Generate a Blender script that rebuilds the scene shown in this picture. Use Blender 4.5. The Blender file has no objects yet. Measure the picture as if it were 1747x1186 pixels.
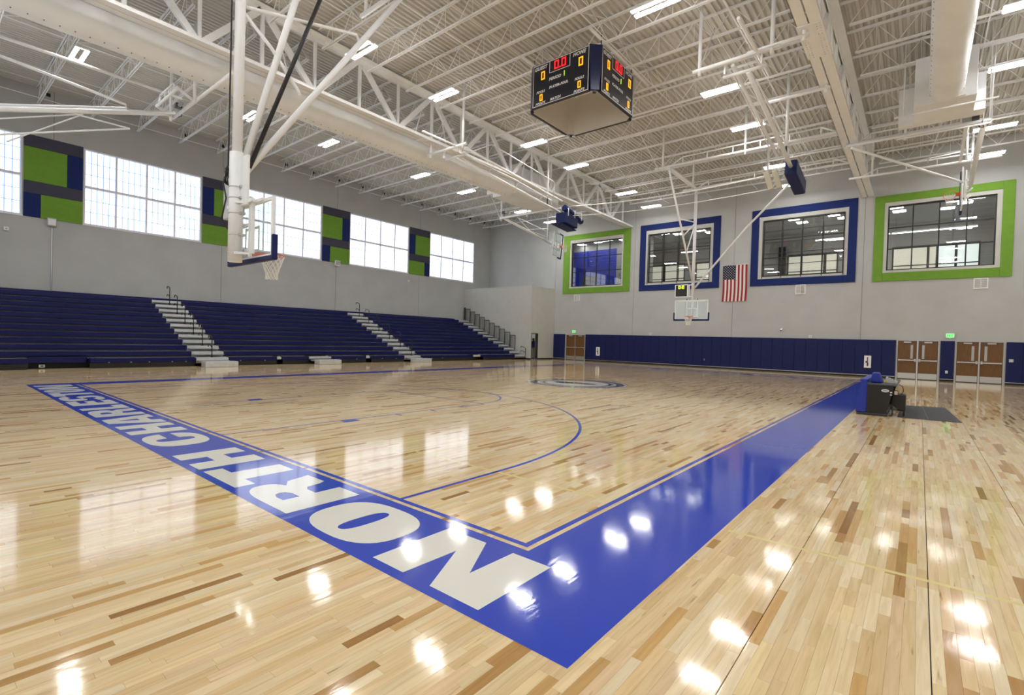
import bpy, math, random
import numpy as np
from mathutils import Vector as V

random.seed(7)
rng = np.random.default_rng(11)
S = bpy.context.scene
COL = S.collection

# ------------------------------------------------------------------ camera, world, exposure
def setup_view():
    cam = bpy.data.cameras.new('camera')
    cam.sensor_fit = 'HORIZONTAL'; cam.sensor_width = 36.0
    cam.lens = 36.0 * 848.36 / 1747.0
    cam.clip_start = 0.05; cam.clip_end = 300
    o = bpy.data.objects.new('camera', cam); COL.objects.link(o)
    yaw, pitch, roll = 0.6866, -0.0167, 0.0285
    f = V((math.cos(yaw)*math.cos(pitch), math.sin(yaw)*math.cos(pitch), math.sin(pitch)))
    r = V((math.sin(yaw), -math.cos(yaw), 0))
    u = r.cross(f)
    r2 = r*math.cos(roll) + u*math.sin(roll)
    u2 = u*math.cos(roll) - r*math.sin(roll)
    from mathutils import Matrix
    m = Matrix((( r2.x, u2.x, -f.x, -2.9456), (r2.y, u2.y, -f.y, -2.2113), (r2.z, u2.z, -f.z, 1.5536), (0, 0, 0, 1)))
    o.matrix_world = m
    S.camera = o
setup_view()
w = bpy.data.worlds.new('world'); S.world = w; w.use_nodes = True
w.node_tree.nodes['Background'].inputs[0].default_value = (0.75, 0.86, 1.0, 1)
w.node_tree.nodes['Background'].inputs[1].default_value = 1.0
S.view_settings.view_transform = 'Standard'; S.view_settings.look = 'None'
S.view_settings.gamma = 1; S.view_settings.use_curve_mapping = False
S.view_settings.exposure = 0.0
S.cycles.use_denoising = True
S.cycles.max_bounces = 10; S.cycles.diffuse_bounces = 5; S.cycles.glossy_bounces = 4
S.cycles.sample_clamp_indirect = 8
LAMP = 101.0        # strength of the ceiling tubes
DAY = 1.48           # daylight on the translucent panes

# ------------------------------------------------------------------ materials
def nt(name):
    m = bpy.data.materials.new(name); m.use_nodes = True
    t = m.node_tree; b = t.nodes['Principled BSDF']
    return m, t, b
def mat(name, col, rough=0.6, metal=0.0, spec=0.5, noise=0.0, nscale=3.0, bump=0.0, bscale=60.0, coat=0.0):
    m, t, b = nt(name)
    b.inputs['Base Color'].default_value = (*col, 1)
    b.inputs['Roughness'].default_value = rough
    b.inputs['Metallic'].default_value = metal
    b.inputs['Specular IOR Level'].default_value = spec
    b.inputs['Coat Weight'].default_value = coat
    if noise or bump:
        tc = t.nodes.new('ShaderNodeTexCoord')
    if noise:
        n = t.nodes.new('ShaderNodeTexNoise'); n.inputs['Scale'].default_value = nscale; n.inputs['Detail'].default_value = 5
        t.links.new(tc.outputs['Object'], n.inputs['Vector'])
        mr = t.nodes.new('ShaderNodeMapRange')
        mr.inputs['From Min'].default_value = 0.3; mr.inputs['From Max'].default_value = 0.7
        mr.inputs['To Min'].default_value = 1 - noise; mr.inputs['To Max'].default_value = 1 + noise
        t.links.new(n.outputs['Fac'], mr.inputs['Value'])
        mx = t.nodes.new('ShaderNodeMix'); mx.data_type = 'RGBA'; mx.blend_type = 'MULTIPLY'
        mx.inputs['Factor'].default_value = 1; mx.inputs['A'].default_value = (*col, 1)
        t.links.new(mr.outputs['Result'], mx.inputs['B'])
        t.links.new(mx.outputs['Result'], b.inputs['Base Color'])
    if bump:
        n2 = t.nodes.new('ShaderNodeTexNoise'); n2.inputs['Scale'].default_value = bscale; n2.inputs['Detail'].default_value = 3
        t.links.new(tc.outputs['Object'], n2.inputs['Vector'])
        bp = t.nodes.new('ShaderNodeBump'); bp.inputs['Strength'].default_value = bump; bp.inputs['Distance'].default_value = 0.02
        t.links.new(n2.outputs['Fac'], bp.inputs['Height']); t.links.new(bp.outputs['Normal'], b.inputs['Normal'])
    return m
def emit(name, col, s):
    m, t, b = nt(name)
    b.inputs['Base Color'].default_value = (*[min(1, c) for c in col], 1)
    b.inputs['Emission Color'].default_value = (*col, 1)
    b.inputs['Emission Strength'].default_value = s
    return m
def glass(name, tint=(1, 1, 1), ior=1.5, gain=1.0):
    m = bpy.data.materials.new(name); m.use_nodes = True; t = m.node_tree
    t.nodes.clear()
    o = t.nodes.new('ShaderNodeOutputMaterial'); mx = t.nodes.new('ShaderNodeMixShader')
    tr = t.nodes.new('ShaderNodeBsdfTransparent'); tr.inputs[0].default_value = (*tint, 1)
    gl = t.nodes.new('ShaderNodeBsdfGlossy'); gl.inputs['Roughness'].default_value = 0.01; gl.inputs[0].default_value = (1, 1, 1, 1)
    g = t.nodes.new('ShaderNodeNewGeometry')
    dt = t.nodes.new('ShaderNodeVectorMath'); dt.operation = 'DOT_PRODUCT'
    t.links.new(g.outputs['Normal'], dt.inputs[0]); t.links.new(g.outputs['Incoming'], dt.inputs[1])
    def mth(op, a, b=None):
        n = t.nodes.new('ShaderNodeMath'); n.operation = op; n.use_clamp = op == 'MULTIPLY'
        for k, q in enumerate((a, b)):
            if q is None: continue
            if isinstance(q, (int, float)): n.inputs[k].default_value = q
            else: t.links.new(q, n.inputs[k])
        return n.outputs[0]
    f0 = ((ior-1)/(ior+1))**2
    k = mth('POWER', mth('SUBTRACT', 1.0, mth('ABSOLUTE', dt.outputs['Value'])), 5.0)
    k = mth('MULTIPLY', mth('ADD', mth('MULTIPLY', k, 1-f0), f0), gain)
    t.links.new(k, mx.inputs[0])
    t.links.new(tr.outputs[0], mx.inputs[1]); t.links.new(gl.outputs[0], mx.inputs[2]); t.links.new(mx.outputs[0], o.inputs[0])
    return m

def floor_finish(t, b, rough=0.075):
    """lacquer: gloss with fine waviness along the strips"""
    b.inputs['Roughness'].default_value = rough
    b.inputs['Specular IOR Level'].default_value = 0.5
    g = t.nodes.new('ShaderNodeNewGeometry')
    mp = t.nodes.new('ShaderNodeMapping'); mp.inputs['Scale'].default_value = (1.6, 9.0, 1)
    n = t.nodes.new('ShaderNodeTexNoise'); n.inputs['Scale'].default_value = 1.5; n.inputs['Detail'].default_value = 4
    n.inputs['Roughness'].default_value = 0.6
    t.links.new(g.outputs['Position'], mp.inputs['Vector']); t.links.new(mp.outputs[0], n.inputs['Vector'])
    bp = t.nodes.new('ShaderNodeBump'); bp.inputs['Strength'].default_value = 0.16; bp.inputs['Distance'].default_value = 0.004
    t.links.new(n.outputs['Fac'], bp.inputs['Height']); t.links.new(bp.outputs['Normal'], b.inputs['Normal'])
def wood_floor():
    m, t, b = nt('maple_floor')
    a = t.nodes.new('ShaderNodeAttribute'); a.attribute_name = 'tone'
    g = t.nodes.new('ShaderNodeNewGeometry')
    off = t.nodes.new('ShaderNodeVectorMath'); off.operation = 'ADD'
    sc = t.nodes.new('ShaderNodeVectorMath'); sc.operation = 'SCALE'; sc.inputs['Scale'].default_value = 37.0
    t.links.new(a.outputs['Vector'], sc.inputs[0]); t.links.new(g.outputs['Position'], off.inputs[0]); t.links.new(sc.outputs[0], off.inputs[1])
    mp = t.nodes.new('ShaderNodeMapping'); mp.inputs['Scale'].default_value = (1.1, 15.0, 1)
    t.links.new(off.outputs[0], mp.inputs['Vector'])
    n = t.nodes.new('ShaderNodeTexNoise'); n.inputs['Scale'].default_value = 2.2; n.inputs['Detail'].default_value = 6; n.inputs['Distortion'].default_value = 0.6
    t.links.new(mp.outputs[0], n.inputs['Vector'])
    r = t.nodes.new('ShaderNodeValToRGB'); e = r.color_ramp.elements
    e[0].position = 0.25; e[0].color = (0.88, 0.83, 0.74, 1); e[1].position = 0.60; e[1].color = (1.05, 1.05, 1.05, 1)
    t.links.new(n.outputs['Fac'], r.inputs[0])
    # mineral streaks and small knots
    mp2 = t.nodes.new('ShaderNodeMapping'); mp2.inputs['Scale'].default_value = (3.2, 30.0, 1)
    t.links.new(off.outputs[0], mp2.inputs['Vector'])
    n2 = t.nodes.new('ShaderNodeTexNoise'); n2.inputs['Scale'].default_value = 1.0; n2.inputs['Detail'].default_value = 2
    t.links.new(mp2.outputs[0], n2.inputs['Vector'])
    r2 = t.nodes.new('ShaderNodeValToRGB'); e = r2.color_ramp.elements
    e[0].position = 0.68; e[0].color = (1, 1, 1, 1); e[1].position = 0.80; e[1].color = (0.42, 0.27, 0.13, 1)
    t.links.new(n2.outputs['Fac'], r2.inputs[0])
    m1 = t.nodes.new('ShaderNodeMix'); m1.data_type = 'RGBA'; m1.blend_type = 'MULTIPLY'; m1.inputs['Factor'].default_value = 1
    t.links.new(a.outputs['Color'], m1.inputs['A']); t.links.new(r.outputs[0], m1.inputs['B'])
    m2 = t.nodes.new('ShaderNodeMix'); m2.data_type = 'RGBA'; m2.blend_type = 'MULTIPLY'; m2.inputs['Factor'].default_value = 0.8
    t.links.new(m1.outputs['Result'], m2.inputs['A']); t.links.new(r2.outputs[0], m2.inputs['B'])
    t.links.new(m2.outputs['Result'], b.inputs['Base Color'])
    floor_finish(t, b)
    return m
def floor_paint(name, col):
    m, t, b = nt(name); b.inputs['Base Color'].default_value = (*col, 1)
    floor_finish(t, b, 0.075)
    return m

M = {}
M['maple'] = wood_floor()
M['band'] = floor_paint('royal_floor_paint', (0.036, 0.076, 0.53))
M['letter'] = floor_paint('white_floor_paint', (0.80, 0.80, 0.74))
M['navyline'] = floor_paint('navy_floor_paint', (0.012, 0.014, 0.06))
M['silver'] = floor_paint('silver_floor_paint', (0.45, 0.46, 0.48))
M['yellowline'] = floor_paint('yellow_floor_paint', (0.80, 0.68, 0.31))
M['emblem_green'] = floor_paint('green_floor_paint', (0.03, 0.07, 0.05))
M['emblem_brown'] = floor_paint('brown_floor_paint', (0.09, 0.035, 0.02))
M['seam'] = mat('floor_seam', (0.02, 0.015, 0.01), 0.8)
M['wall'] = mat('grey_wall_paint', (0.475, 0.485, 0.485), 0.75, noise=0.05, nscale=0.8, bump=0.15, bscale=18)
M['walldark'] = mat('wall_joint_sealant', (0.22, 0.22, 0.21), 0.8)
M['block'] = mat('painted_block', (0.56, 0.56, 0.53), 0.7, noise=0.03, bump=0.1)
M['white'] = mat('white_steel_paint', (0.88, 0.89, 0.91), 0.4, noise=0.03, nscale=2)
M['deck'] = mat('white_roof_deck', (0.60, 0.585, 0.55), 0.6, noise=0.04, nscale=0.5)
M['duct'] = mat('white_duct_skin', (0.86, 0.88, 0.91), 0.55, noise=0.04, nscale=1.2, bump=0.1, bscale=5)
M['navy'] = mat('navy_vinyl', (0.007, 0.013, 0.085), 0.5, spec=0.25, bump=0.06, bscale=40)
M['seat'] = mat('navy_plastic_seat', (0.006, 0.009, 0.085), 0.27, spec=0.3)
M['royal'] = mat('royal_vinyl', (0.016, 0.035, 0.33), 0.4, bump=0.05, bscale=30)
M['green'] = mat('lime_felt', (0.165, 0.335, 0.036), 0.9, noise=0.05, nscale=4, bump=0.2, bscale=120)
M['blue_felt'] = mat('blue_felt', (0.006, 0.020, 0.13), 0.9, noise=0.05, nscale=4, bump=0.2, bscale=120)
M['plum'] = mat('plum_felt', (0.060, 0.060, 0.092), 0.9, noise=0.05, nscale=4, bump=0.2, bscale=120)
M['black'] = mat('black_paint', (0.012, 0.012, 0.013), 0.45)
M['dark'] = mat('dark_steel', (0.05, 0.05, 0.055), 0.4)
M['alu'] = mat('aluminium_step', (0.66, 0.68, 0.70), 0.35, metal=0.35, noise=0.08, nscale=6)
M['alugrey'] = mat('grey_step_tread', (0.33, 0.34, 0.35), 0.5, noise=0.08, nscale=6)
M['steel'] = mat('brushed_steel', (0.62, 0.62, 0.62), 0.3, metal=0.85)
M['frame'] = mat('pale_window_frame', (0.84, 0.84, 0.90), 0.5)
M['bar'] = mat('pane_grid_bar', (0.45, 0.60, 0.85), 0.5)
M['pane'] = emit('daylit_translucent_panel', (0.93, 0.975, 1.0), DAY)
M['bargrid'] = emit('daylit_grid', (0.30, 0.45, 0.85), DAY*0.22)
M['tube'] = emit('lit_lamp_tube', (1.0, 0.985, 0.955), LAMP)
M['glass'] = glass('clear_board_glass', (0.93, 0.97, 0.96))
M['wglass'] = glass('window_glass', (0.88, 0.90, 0.90), 1.5, 1.6)
M['orange'] = mat('orange_rim', (0.75, 0.10, 0.025), 0.4)
M['net'] = mat('white_cord', (0.85, 0.85, 0.82), 0.8)
M['wood_door'] = None
M['cable'] = mat('black_cable', (0.015, 0.015, 0.015), 0.6)
M['beige'] = mat('beige_panel_back', (0.68, 0.64, 0.58), 0.6)
M['sbface'] = mat('scoreboard_black', (0.010, 0.011, 0.022), 0.35)
M['sbnavy'] = mat('scoreboard_navy', (0.012, 0.018, 0.075), 0.3)
M['print'] = mat('white_print', (0.80, 0.80, 0.80), 0.5)
M['led_red'] = emit('red_digits', (1.0, 0.02, 0.025), 1.0)
M['led_amber'] = emit('amber_digits', (1.0, 0.45, 0.008), 1.05)
M['led_green'] = emit('green_digits', (0.50, 0.95, 0.03), 1.2)
M['led_lime'] = emit('lime_digits', (0.80, 1.0, 0.05), 1.2)
M['exit'] = emit('exit_sign_face', (0.25, 0.9, 0.32), 0.9)
M['exitletter'] = emit('exit_sign_letter', (0.02, 0.30, 0.06), 0.5)
M['red'] = mat('flag_red', (0.36, 0.012, 0.02), 0.8)
M['flagwhite'] = mat('flag_white', (0.78, 0.78, 0.75), 0.8)
M['flagblue'] = mat('flag_blue', (0.012, 0.014, 0.045), 0.8)
M['matgrey'] = mat('grey_carpet_mat', (0.085, 0.087, 0.093), 0.9, noise=0.1, nscale=30, bump=0.5, bscale=200)
M['laminate'] = mat('dark_laminate', (0.06, 0.06, 0.065), 0.35)
M['grey_plastic'] = mat('grey_plastic', (0.45, 0.46, 0.47), 0.4)
M['yellow'] = mat('yellow_tape', (0.75, 0.62, 0.03), 0.5)
M['tan'] = mat('tan_vinyl', (0.50, 0.44, 0.33), 0.6)
M['clear_bag'] = glass('clear_plastic_bag', (0.85, 0.88, 0.9), 1.45, 2.2)
M['rubber'] = mat('black_rubber_base', (0.01, 0.01, 0.01), 0.6)
M['room_ceiling'] = mat('grey_room_ceiling', (0.46, 0.46, 0.455), 0.8)
M['room_wall'] = mat('grey_room_wall', (0.50, 0.49, 0.47), 0.8)
M['room_blue'] = mat('blue_room_wall', (0.02, 0.045, 0.50), 0.6)
M['room_lamp'] = emit('lit_room_lamp', (1, 0.98, 0.94), 13.0)
M['room_day'] = emit('daylit_far_glass', (0.80, 0.88, 0.84), 1.0)
M['room_day_reflect'] = emit('daylit_tan_reflection', (0.70, 0.66, 0.54), 0.72)  # tan glow includes the beige ceiling's reflection, put into the pane colour
M['bronze'] = mat('dark_bronze_frame', (0.015, 0.012, 0.011), 0.45)
M['leafgreen'] = mat('leaf_green', (0.03, 0.08, 0.02), 0.7)
M['brown'] = mat('brown_panel', (0.10, 0.05, 0.02), 0.6)
M['skin'] = mat('skin', (0.10, 0.05, 0.03), 0.6)
M['shirt'] = mat('blue_jacket_cloth', (0.012, 0.015, 0.17), 0.8, noise=0.1, nscale=8)
M['khaki'] = mat('khaki_cloth', (0.42, 0.33, 0.23), 0.85, noise=0.08, nscale=8)
M['hair'] = mat('black_hair', (0.01, 0.008, 0.007), 0.7)
def door_wood():
    m, t, b = nt('oak_door_veneer')
    tc = t.nodes.new('ShaderNodeTexCoord'); mp = t.nodes.new('ShaderNodeMapping'); mp.inputs['Scale'].default_value = (20, 20, 1.2)
    n = t.nodes.new('ShaderNodeTexNoise'); n.inputs['Scale'].default_value = 2; n.inputs['Detail'].default_value = 6
    r = t.nodes.new('ShaderNodeValToRGB'); e = r.color_ramp.elements
    e[0].position = 0.3; e[0].color = (0.125, 0.054, 0.013, 1); e[1].position = 0.7; e[1].color = (0.19, 0.088, 0.022, 1)
    t.links.new(tc.outputs['Object'], mp.inputs[0]); t.links.new(mp.outputs[0], n.inputs['Vector']); t.links.new(n.outputs['Fac'], r.inputs[0])
    t.links.new(r.outputs[0], b.inputs['Base Color']); b.inputs['Roughness'].default_value = 0.38
    return m
M['wood_door'] = door_wood()

# ------------------------------------------------------------------ mesh helpers
ORG = {}
class MB:
    k = 0      # solids grow by a hair in turn, so that no two faces lie in one plane
    def __init__(s): s.v = []; s.f = []; s.sm = []; s.mark = []
    def add(s, vs, fs, smooth=False):
        k = len(s.v); s.mark.append((k, len(s.f))); s.v += [tuple(p) for p in vs]; s.f += [tuple(i + k for i in f) for f in fs]
        s.sm += [smooth]*len(fs) if not isinstance(smooth, list) else smooth
        return s
    def box(s, x0, x1, y0, y1, z0, z1):
        MB.k = (MB.k+1) % 7; e = .00017*MB.k
        x0, x1 = min(x0, x1)-e, max(x0, x1)+e; y0, y1 = min(y0, y1)-e, max(y0, y1)+e; z0, z1 = min(z0, z1)-e, max(z0, z1)+e
        return s.add([(x0, y0, z0), (x1, y0, z0), (x1, y1, z0), (x0, y1, z0), (x0, y0, z1), (x1, y0, z1), (x1, y1, z1), (x0, y1, z1)],
                     [(0, 3, 2, 1), (4, 5, 6, 7), (0, 1, 5, 4), (1, 2, 6, 5), (2, 3, 7, 6), (3, 0, 4, 7)])
    def obox(s, c, ax, ay, az, hx, hy, hz):
        c, ax, ay, az = V(c), V(ax), V(ay), V(az)
        if ax.cross(ay).dot(az) < 0: az = -az
        MB.k = (MB.k+1) % 7; e = .00017*MB.k; hx += e; hy += e; hz += e
        vs = []
        for k in (-1, 1):
            for i, j in ((-1, -1), (1, -1), (1, 1), (-1, 1)):
                vs.append(c + ax*hx*i + ay*hy*j + az*hz*k)
        return s.add(vs, [(0, 3, 2, 1), (4, 5, 6, 7), (0, 1, 5, 4), (1, 2, 6, 5), (2, 3, 7, 6), (3, 0, 4, 7)])
    def tube(s, p, q, r, n=8, r2=None, cap=True):
        p, q = V(p), V(q); d = (q - p).normalized()
        a = d.cross(V((0, 0, 1)) if abs(d.z) < 0.95 else V((1, 0, 0))).normalized(); b = d.cross(a)
        r2 = r if r2 is None else r2
        vs = []
        for i in range(n):
            t = 2*math.pi*(i + .5)/n; o = a*math.cos(t) + b*math.sin(t)
            vs += [p + o*r, q + o*r2]
        fs = [(2*i, 2*i+1, 2*((i+1) % n)+1, 2*((i+1) % n)) for i in range(n)]
        sm = [n > 5]*n
        if cap:
            fs += [tuple(2*i for i in range(n)), tuple(2*i+1 for i in reversed(range(n)))]; sm += [False, False]
        return s.add(vs, fs, sm)
    def path(s, pts, r, n=6):
        pts = [V(p) for p in pts]; rings = []; prev = None
        for i, p in enumerate(pts):
            d = ((pts[min(i+1, len(pts)-1)] - pts[max(i-1, 0)])).normalized()
            if prev is None: a = d.cross(V((0, 0, 1)) if abs(d.z) < 0.9 else V((1, 0, 0))).normalized()
            else: a = (prev - d*prev.dot(d)).normalized()
            prev = a; b = d.cross(a)
            rings.append([p + a*r*math.cos(2*math.pi*k/n) + b*r*math.sin(2*math.pi*k/n) for k in range(n)])
        vs = [q for rr in rings for q in rr]; fs = []
        for i in range(len(pts)-1):
            for k in range(n): fs.append((i*n+k, i*n+(k+1) % n, (i+1)*n+(k+1) % n, (i+1)*n+k))
        sm = [True]*len(fs)
        fs += [tuple(reversed(range(n))), tuple((len(pts)-1)*n+k for k in range(n))]; sm += [False]*2
        return s.add(vs, fs, sm)
    def bar(s, p, q, w, h, up=(0, 0, 1)):
        p, q = V(p), V(q); d = (q-p); L = d.length; d.normalize()
        up = V(up)
        if abs(d.dot(up)) > 0.98: up = V((1, 0, 0))
        a = d.cross(up).normalized(); b = a.cross(d)
        return s.obox((p+q)/2, d, a, b, L/2, w/2, h/2)
    def prism(s, pts, d):
        """closed polygon of 3-D points pushed along d"""
        n = len(pts); d = V(d); vs = [V(p) for p in pts] + [V(p)+d for p in pts]
        fs = [tuple(reversed(range(n))), tuple(range(n, 2*n))] + [(i, (i+1) % n, n+(i+1) % n, n+i) for i in range(n)]
        return s.add(vs, fs)
    def quad(s, a, b, c, d): return s.add([a, b, c, d], [(0, 1, 2, 3)])
    def mesh(s, name, m, org=(0, 0, 0)):
        me = bpy.data.meshes.new(name)
        me.from_pydata([(a-org[0], b-org[1], c-org[2]) for a, b, c in s.v], [], s.f)
        me.polygons.foreach_set('use_smooth', s.sm)
        if m is not None: me.materials.append(M[m] if isinstance(m, str) else m)
        me.update()
        return me
    def build(s, name, m, parent=None, bevel=0.0, loc=None, seg=2):
        if parent is not None: org = ORG[parent.name]
        else: org = loc or (0, 0, 0)
        o = bpy.data.objects.new(name, s.mesh(name, m, org)); COL.objects.link(o)
        if parent is not None: o.parent = parent
        else: o.location = org
        ORG[o.name] = org
        if bevel:
            b = o.modifiers.new('bevel', 'BEVEL'); b.width = bevel; b.segments = seg; b.limit_method = 'ANGLE'
        return o
    def build_each(s, name, m, parent, bevel=0.0):
        """every shape that was added becomes an object of its own"""
        for k, (a, b) in enumerate(s.mark):
            e = s.mark[k+1] if k+1 < len(s.mark) else (len(s.v), len(s.f))
            q = MB(); q.v = s.v[a:e[0]]; q.f = [tuple(i-a for i in f) for f in s.f[b:e[1]]]; q.sm = s.sm[b:e[1]]
            q.build(name, m, parent, bevel)
def thing(name, label, cat, loc, group=None):
    o = bpy.data.objects.new(name, None); COL.objects.link(o); o.location = loc; o.empty_display_size = 0.2
    ORG[o.name] = tuple(loc); return tag(o, label, cat, group)
def tag(o, label, cat, group=None, kind=None):
    o['label'] = label; o['category'] = cat
    if group: o['group'] = group
    if kind: o['kind'] = kind
    return o
def structure(o): o['kind'] = 'structure'; return o
def struct_empty(name, loc=(0, 0, 0)):
    o = bpy.data.objects.new(name, None); COL.objects.link(o); o.location = loc; ORG[o.name] = tuple(loc); o['kind'] = 'structure'; return o
def put(o, loc, parent=None):
    """a copy of one object sharing its mesh"""
    c = o.copy(); COL.objects.link(c); c.location = loc
    if parent is not None: c.parent = parent
    return c
def copy_tree(root, loc, label=None):
    r = root.copy(); COL.objects.link(r); r.location = loc
    if label: r['label'] = label
    for ch in root.children:
        c = ch.copy(); COL.objects.link(c); c.parent = r
        for g in ch.children:
            d = g.copy(); COL.objects.link(d); d.parent = c
    return r
def evaluated(cu):
    o = bpy.data.objects.new('tmp', cu); COL.objects.link(o)
    dg = bpy.context.evaluated_depsgraph_get(); dg.update()
    me = bpy.data.meshes.new_from_object(o.evaluated_get(dg))
    vs = [tuple(v.co) for v in me.vertices]; fs = [tuple(p.vertices) for p in me.polygons]
    bpy.data.objects.remove(o); bpy.data.meshes.remove(me)
    return vs, fs
TXT = {}
def text2d(body, bold=0.02, shear=0.0):
    k = (body, bold, shear)
    if k not in TXT:
        cu = bpy.data.curves.new('t', 'FONT'); cu.body = body; cu.size = 1; cu.offset = bold; cu.shear = shear
        cu.resolution_u = 3; cu.align_x = 'CENTER'; cu.align_y = 'CENTER'; cu.space_character = 1.08
        vs, fs = evaluated(cu); bpy.data.curves.remove(cu)
        x0 = min(v[0] for v in vs); x1 = max(v[0] for v in vs); y0 = min(v[1] for v in vs); y1 = max(v[1] for v in vs)
        TXT[k] = ([(v[0]-(x0+x1)/2, v[1]-(y0+y1)/2) for v in vs], fs, x1-x0, y1-y0)
    return TXT[k]
def put_text(mb, body, c, right, up, height, bold=0.03, shear=0.2, width=None):
    vs, fs, w_, h_ = text2d(body, bold, shear)
    sy = height/h_; sx = sy if width is None else width/w_
    c, right, up = V(c), V(right), V(up)
    mb.add([c + right*(x*sx) + up*(y*sy) for x, y in vs], fs)
def fill2d(loops):
    cu = bpy.data.curves.new('g', 'CURVE'); cu.dimensions = '2D'; cu.fill_mode = 'BOTH'
    for lp in loops:
        sp = cu.splines.new('POLY'); sp.points.add(len(lp)-1)
        for p, q in zip(sp.points, lp): p.co = (q[0], q[1], 0, 1)
        sp.use_cyclic_u = True
    r = evaluated(cu); bpy.data.curves.remove(cu); return r

# room
XF, YL, XB, YR = 31.38, 28.86, -6.0, -14.2
ZD = 12.30          # underside of the deck flutes
PX = [(-4.95, 0.31), (2.40, 7.44), (9.58, 14.62), (16.72, 21.93), (24.07, 29.28)]   # window openings of the left wall
WZ0, WZ1 = 6.47, 10.06
FW = [(15.42, 19.92), (8.92, 13.32), (1.36, 5.66), (-4.95, -0.62)]                   # window openings of the far wall (y)
FZ0, FZ1 = 5.93, 9.47

# ------------------------------------------------------------------ floor
def build_floor():
    fl = MB().box(XB, XF+0.3, YR, YL+0.3, -0.06, -0.014).build('floor', 'seam'); structure(fl); ORG[fl.name] = (0, 0, 0)
    W = 0.0572; GAP = 0.0007
    pal = np.array([(0.85, 0.68, 0.42), (0.82, 0.63, 0.37), (0.88, 0.74, 0.50), (0.78, 0.57, 0.315), (0.85, 0.68, 0.39),
                    (0.66, 0.42, 0.175), (0.50, 0.29, 0.105), (0.82, 0.61, 0.38), (0.38, 0.20, 0.065)])
    pr = np.array([.24, .19, .15, .12, .13, .065, .034, .06, .011])
    boxes = []
    ny = int((22.4 - YR)/W)
    for j in range(ny):
        y0 = YR + j*W
        x = XB + rng.uniform(-.6, 0)
        Ls = rng.gamma(3.0, 0.21, 120).clip(0.2, 1.6)
        for L in Ls:
            x1 = x + L
            if x1 > XB: boxes.append((max(x, XB), min(x1, XF), y0, y0 + W))
            x = x1
            if x > XF: break
    B = np.array(boxes); n = len(B)
    tone = 0.93*pal[rng.choice(len(pal), n, p=pr)]*rng.uniform(0.93, 1.06, (n, 1))
    cx = (B[:, 0]+B[:, 1])/2; cy = (B[:, 2]+B[:, 3])/2
    seam = np.zeros(n)
    for ys in (-2.30, -1.585, -3.0, -3.72, -4.45):
        seam = np.maximum(seam, np.where(np.abs(B[:, 3]-ys) < W/2, 0.0045, 0))
    dx, dy = cx + 2.9456, cy + 2.2113
    fwd = dx*0.773 + dy*0.634; lat = -dx*0.634 + dy*0.773
    seen = (fwd > 1.9) & (np.abs(lat) < fwd*1.03)
    under = ((cx > -0.95) & (cx < 0.08) & (cy > -1.0) & (cy < 16)) | ((cy > -1.0) & (cy < 0.08) & (cx > -0.95) & (cx < 26.5))
    score = np.where(seen & ~under, (B[:, 1]-B[:, 0])/fwd**3, 0)
    single = np.zeros(n, bool); single[np.argsort(-score)[:300]] = True
    z = rng.uniform(-0.00009, 0, (n, 4))
    def verts(i):
        x0, x1, y0, y1 = B[i]; g = GAP/2
        x0 += g; x1 -= g; y0 += g; y1 -= g + seam[i]
        t = [(x0, y0, z[i, 0]), (x1, y0, z[i, 1]), (x1, y1, z[i, 2]), (x0, y1, z[i, 3])]
        return t + [(a, b, -0.014) for a, b, c in t]
    FC = [(0, 1, 2, 3), (4, 5, 1, 0), (5, 6, 2, 1), (6, 7, 3, 2), (7, 4, 0, 3)]
    def make(name, idx):
        vs = []; fs = []
        for k, i in enumerate(idx):
            vs += verts(i); fs += [tuple(a + 8*k for a in f) for f in FC]
        me = bpy.data.meshes.new(name); me.from_pydata(vs, [], fs)
        at = me.attributes.new('tone', 'FLOAT_COLOR', 'POINT')
        c = np.ones((len(idx)*8, 4), np.float32); c[:, :3] = np.repeat(tone[idx], 8, axis=0)
        at.data.foreach_set('color', c.ravel())
        me.materials.append(M['maple']); me.update()
        o = bpy.data.objects.new(name, me); COL.objects.link(o); o.parent = fl
        return o
    for i in np.nonzero(single)[0]: make('plank', [i])
    rest = make('planks', list(np.nonzero(~single)[0])); rest['kind'] = 'stuff'
    return fl
FLOOR = build_floor()
ZP = 0.0007
def flat(name, m, fill, parent=None, z=ZP):
    """a coat of paint on the boards"""
    vs, fs = fill
    mb = MB().add([(x, y, z) for x, y in vs], fs)
    o = mb.build(name, m, parent or FLOOR)
    for p in o.data.polygons:
        if p.normal.z < 0: p.flip()
    return o
def rect(x0, x1, y0, y1): return ([(x0, y0), (x1, y0), (x1, y1), (x0, y1)], [(0, 1, 2, 3)])
def merge(*parts):
    vs = []; fs = []
    for v, f in parts:
        k = len(vs); vs += list(v); fs += [tuple(i+k for i in g) for g in f]
    return vs, fs
def ring(cx, cy, r0, r1, a0=0, a1=2*math.pi, n=96):
    vs = []; fs = []
    for i in range(n+1):
        a = a0 + (a1-a0)*i/n
        vs += [(cx+r0*math.cos(a), cy+r0*math.sin(a)), (cx+r1*math.cos(a), cy+r1*math.sin(a))]
        if i: fs.append((2*i-2, 2*i-1, 2*i+1, 2*i))
    return vs, fs
def disc(cx, cy, r, n=64):
    return [(cx+r*math.cos(2*math.pi*i/n), cy+r*math.sin(2*math.pi*i/n)) for i in range(n)], [tuple(range(n))]

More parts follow.
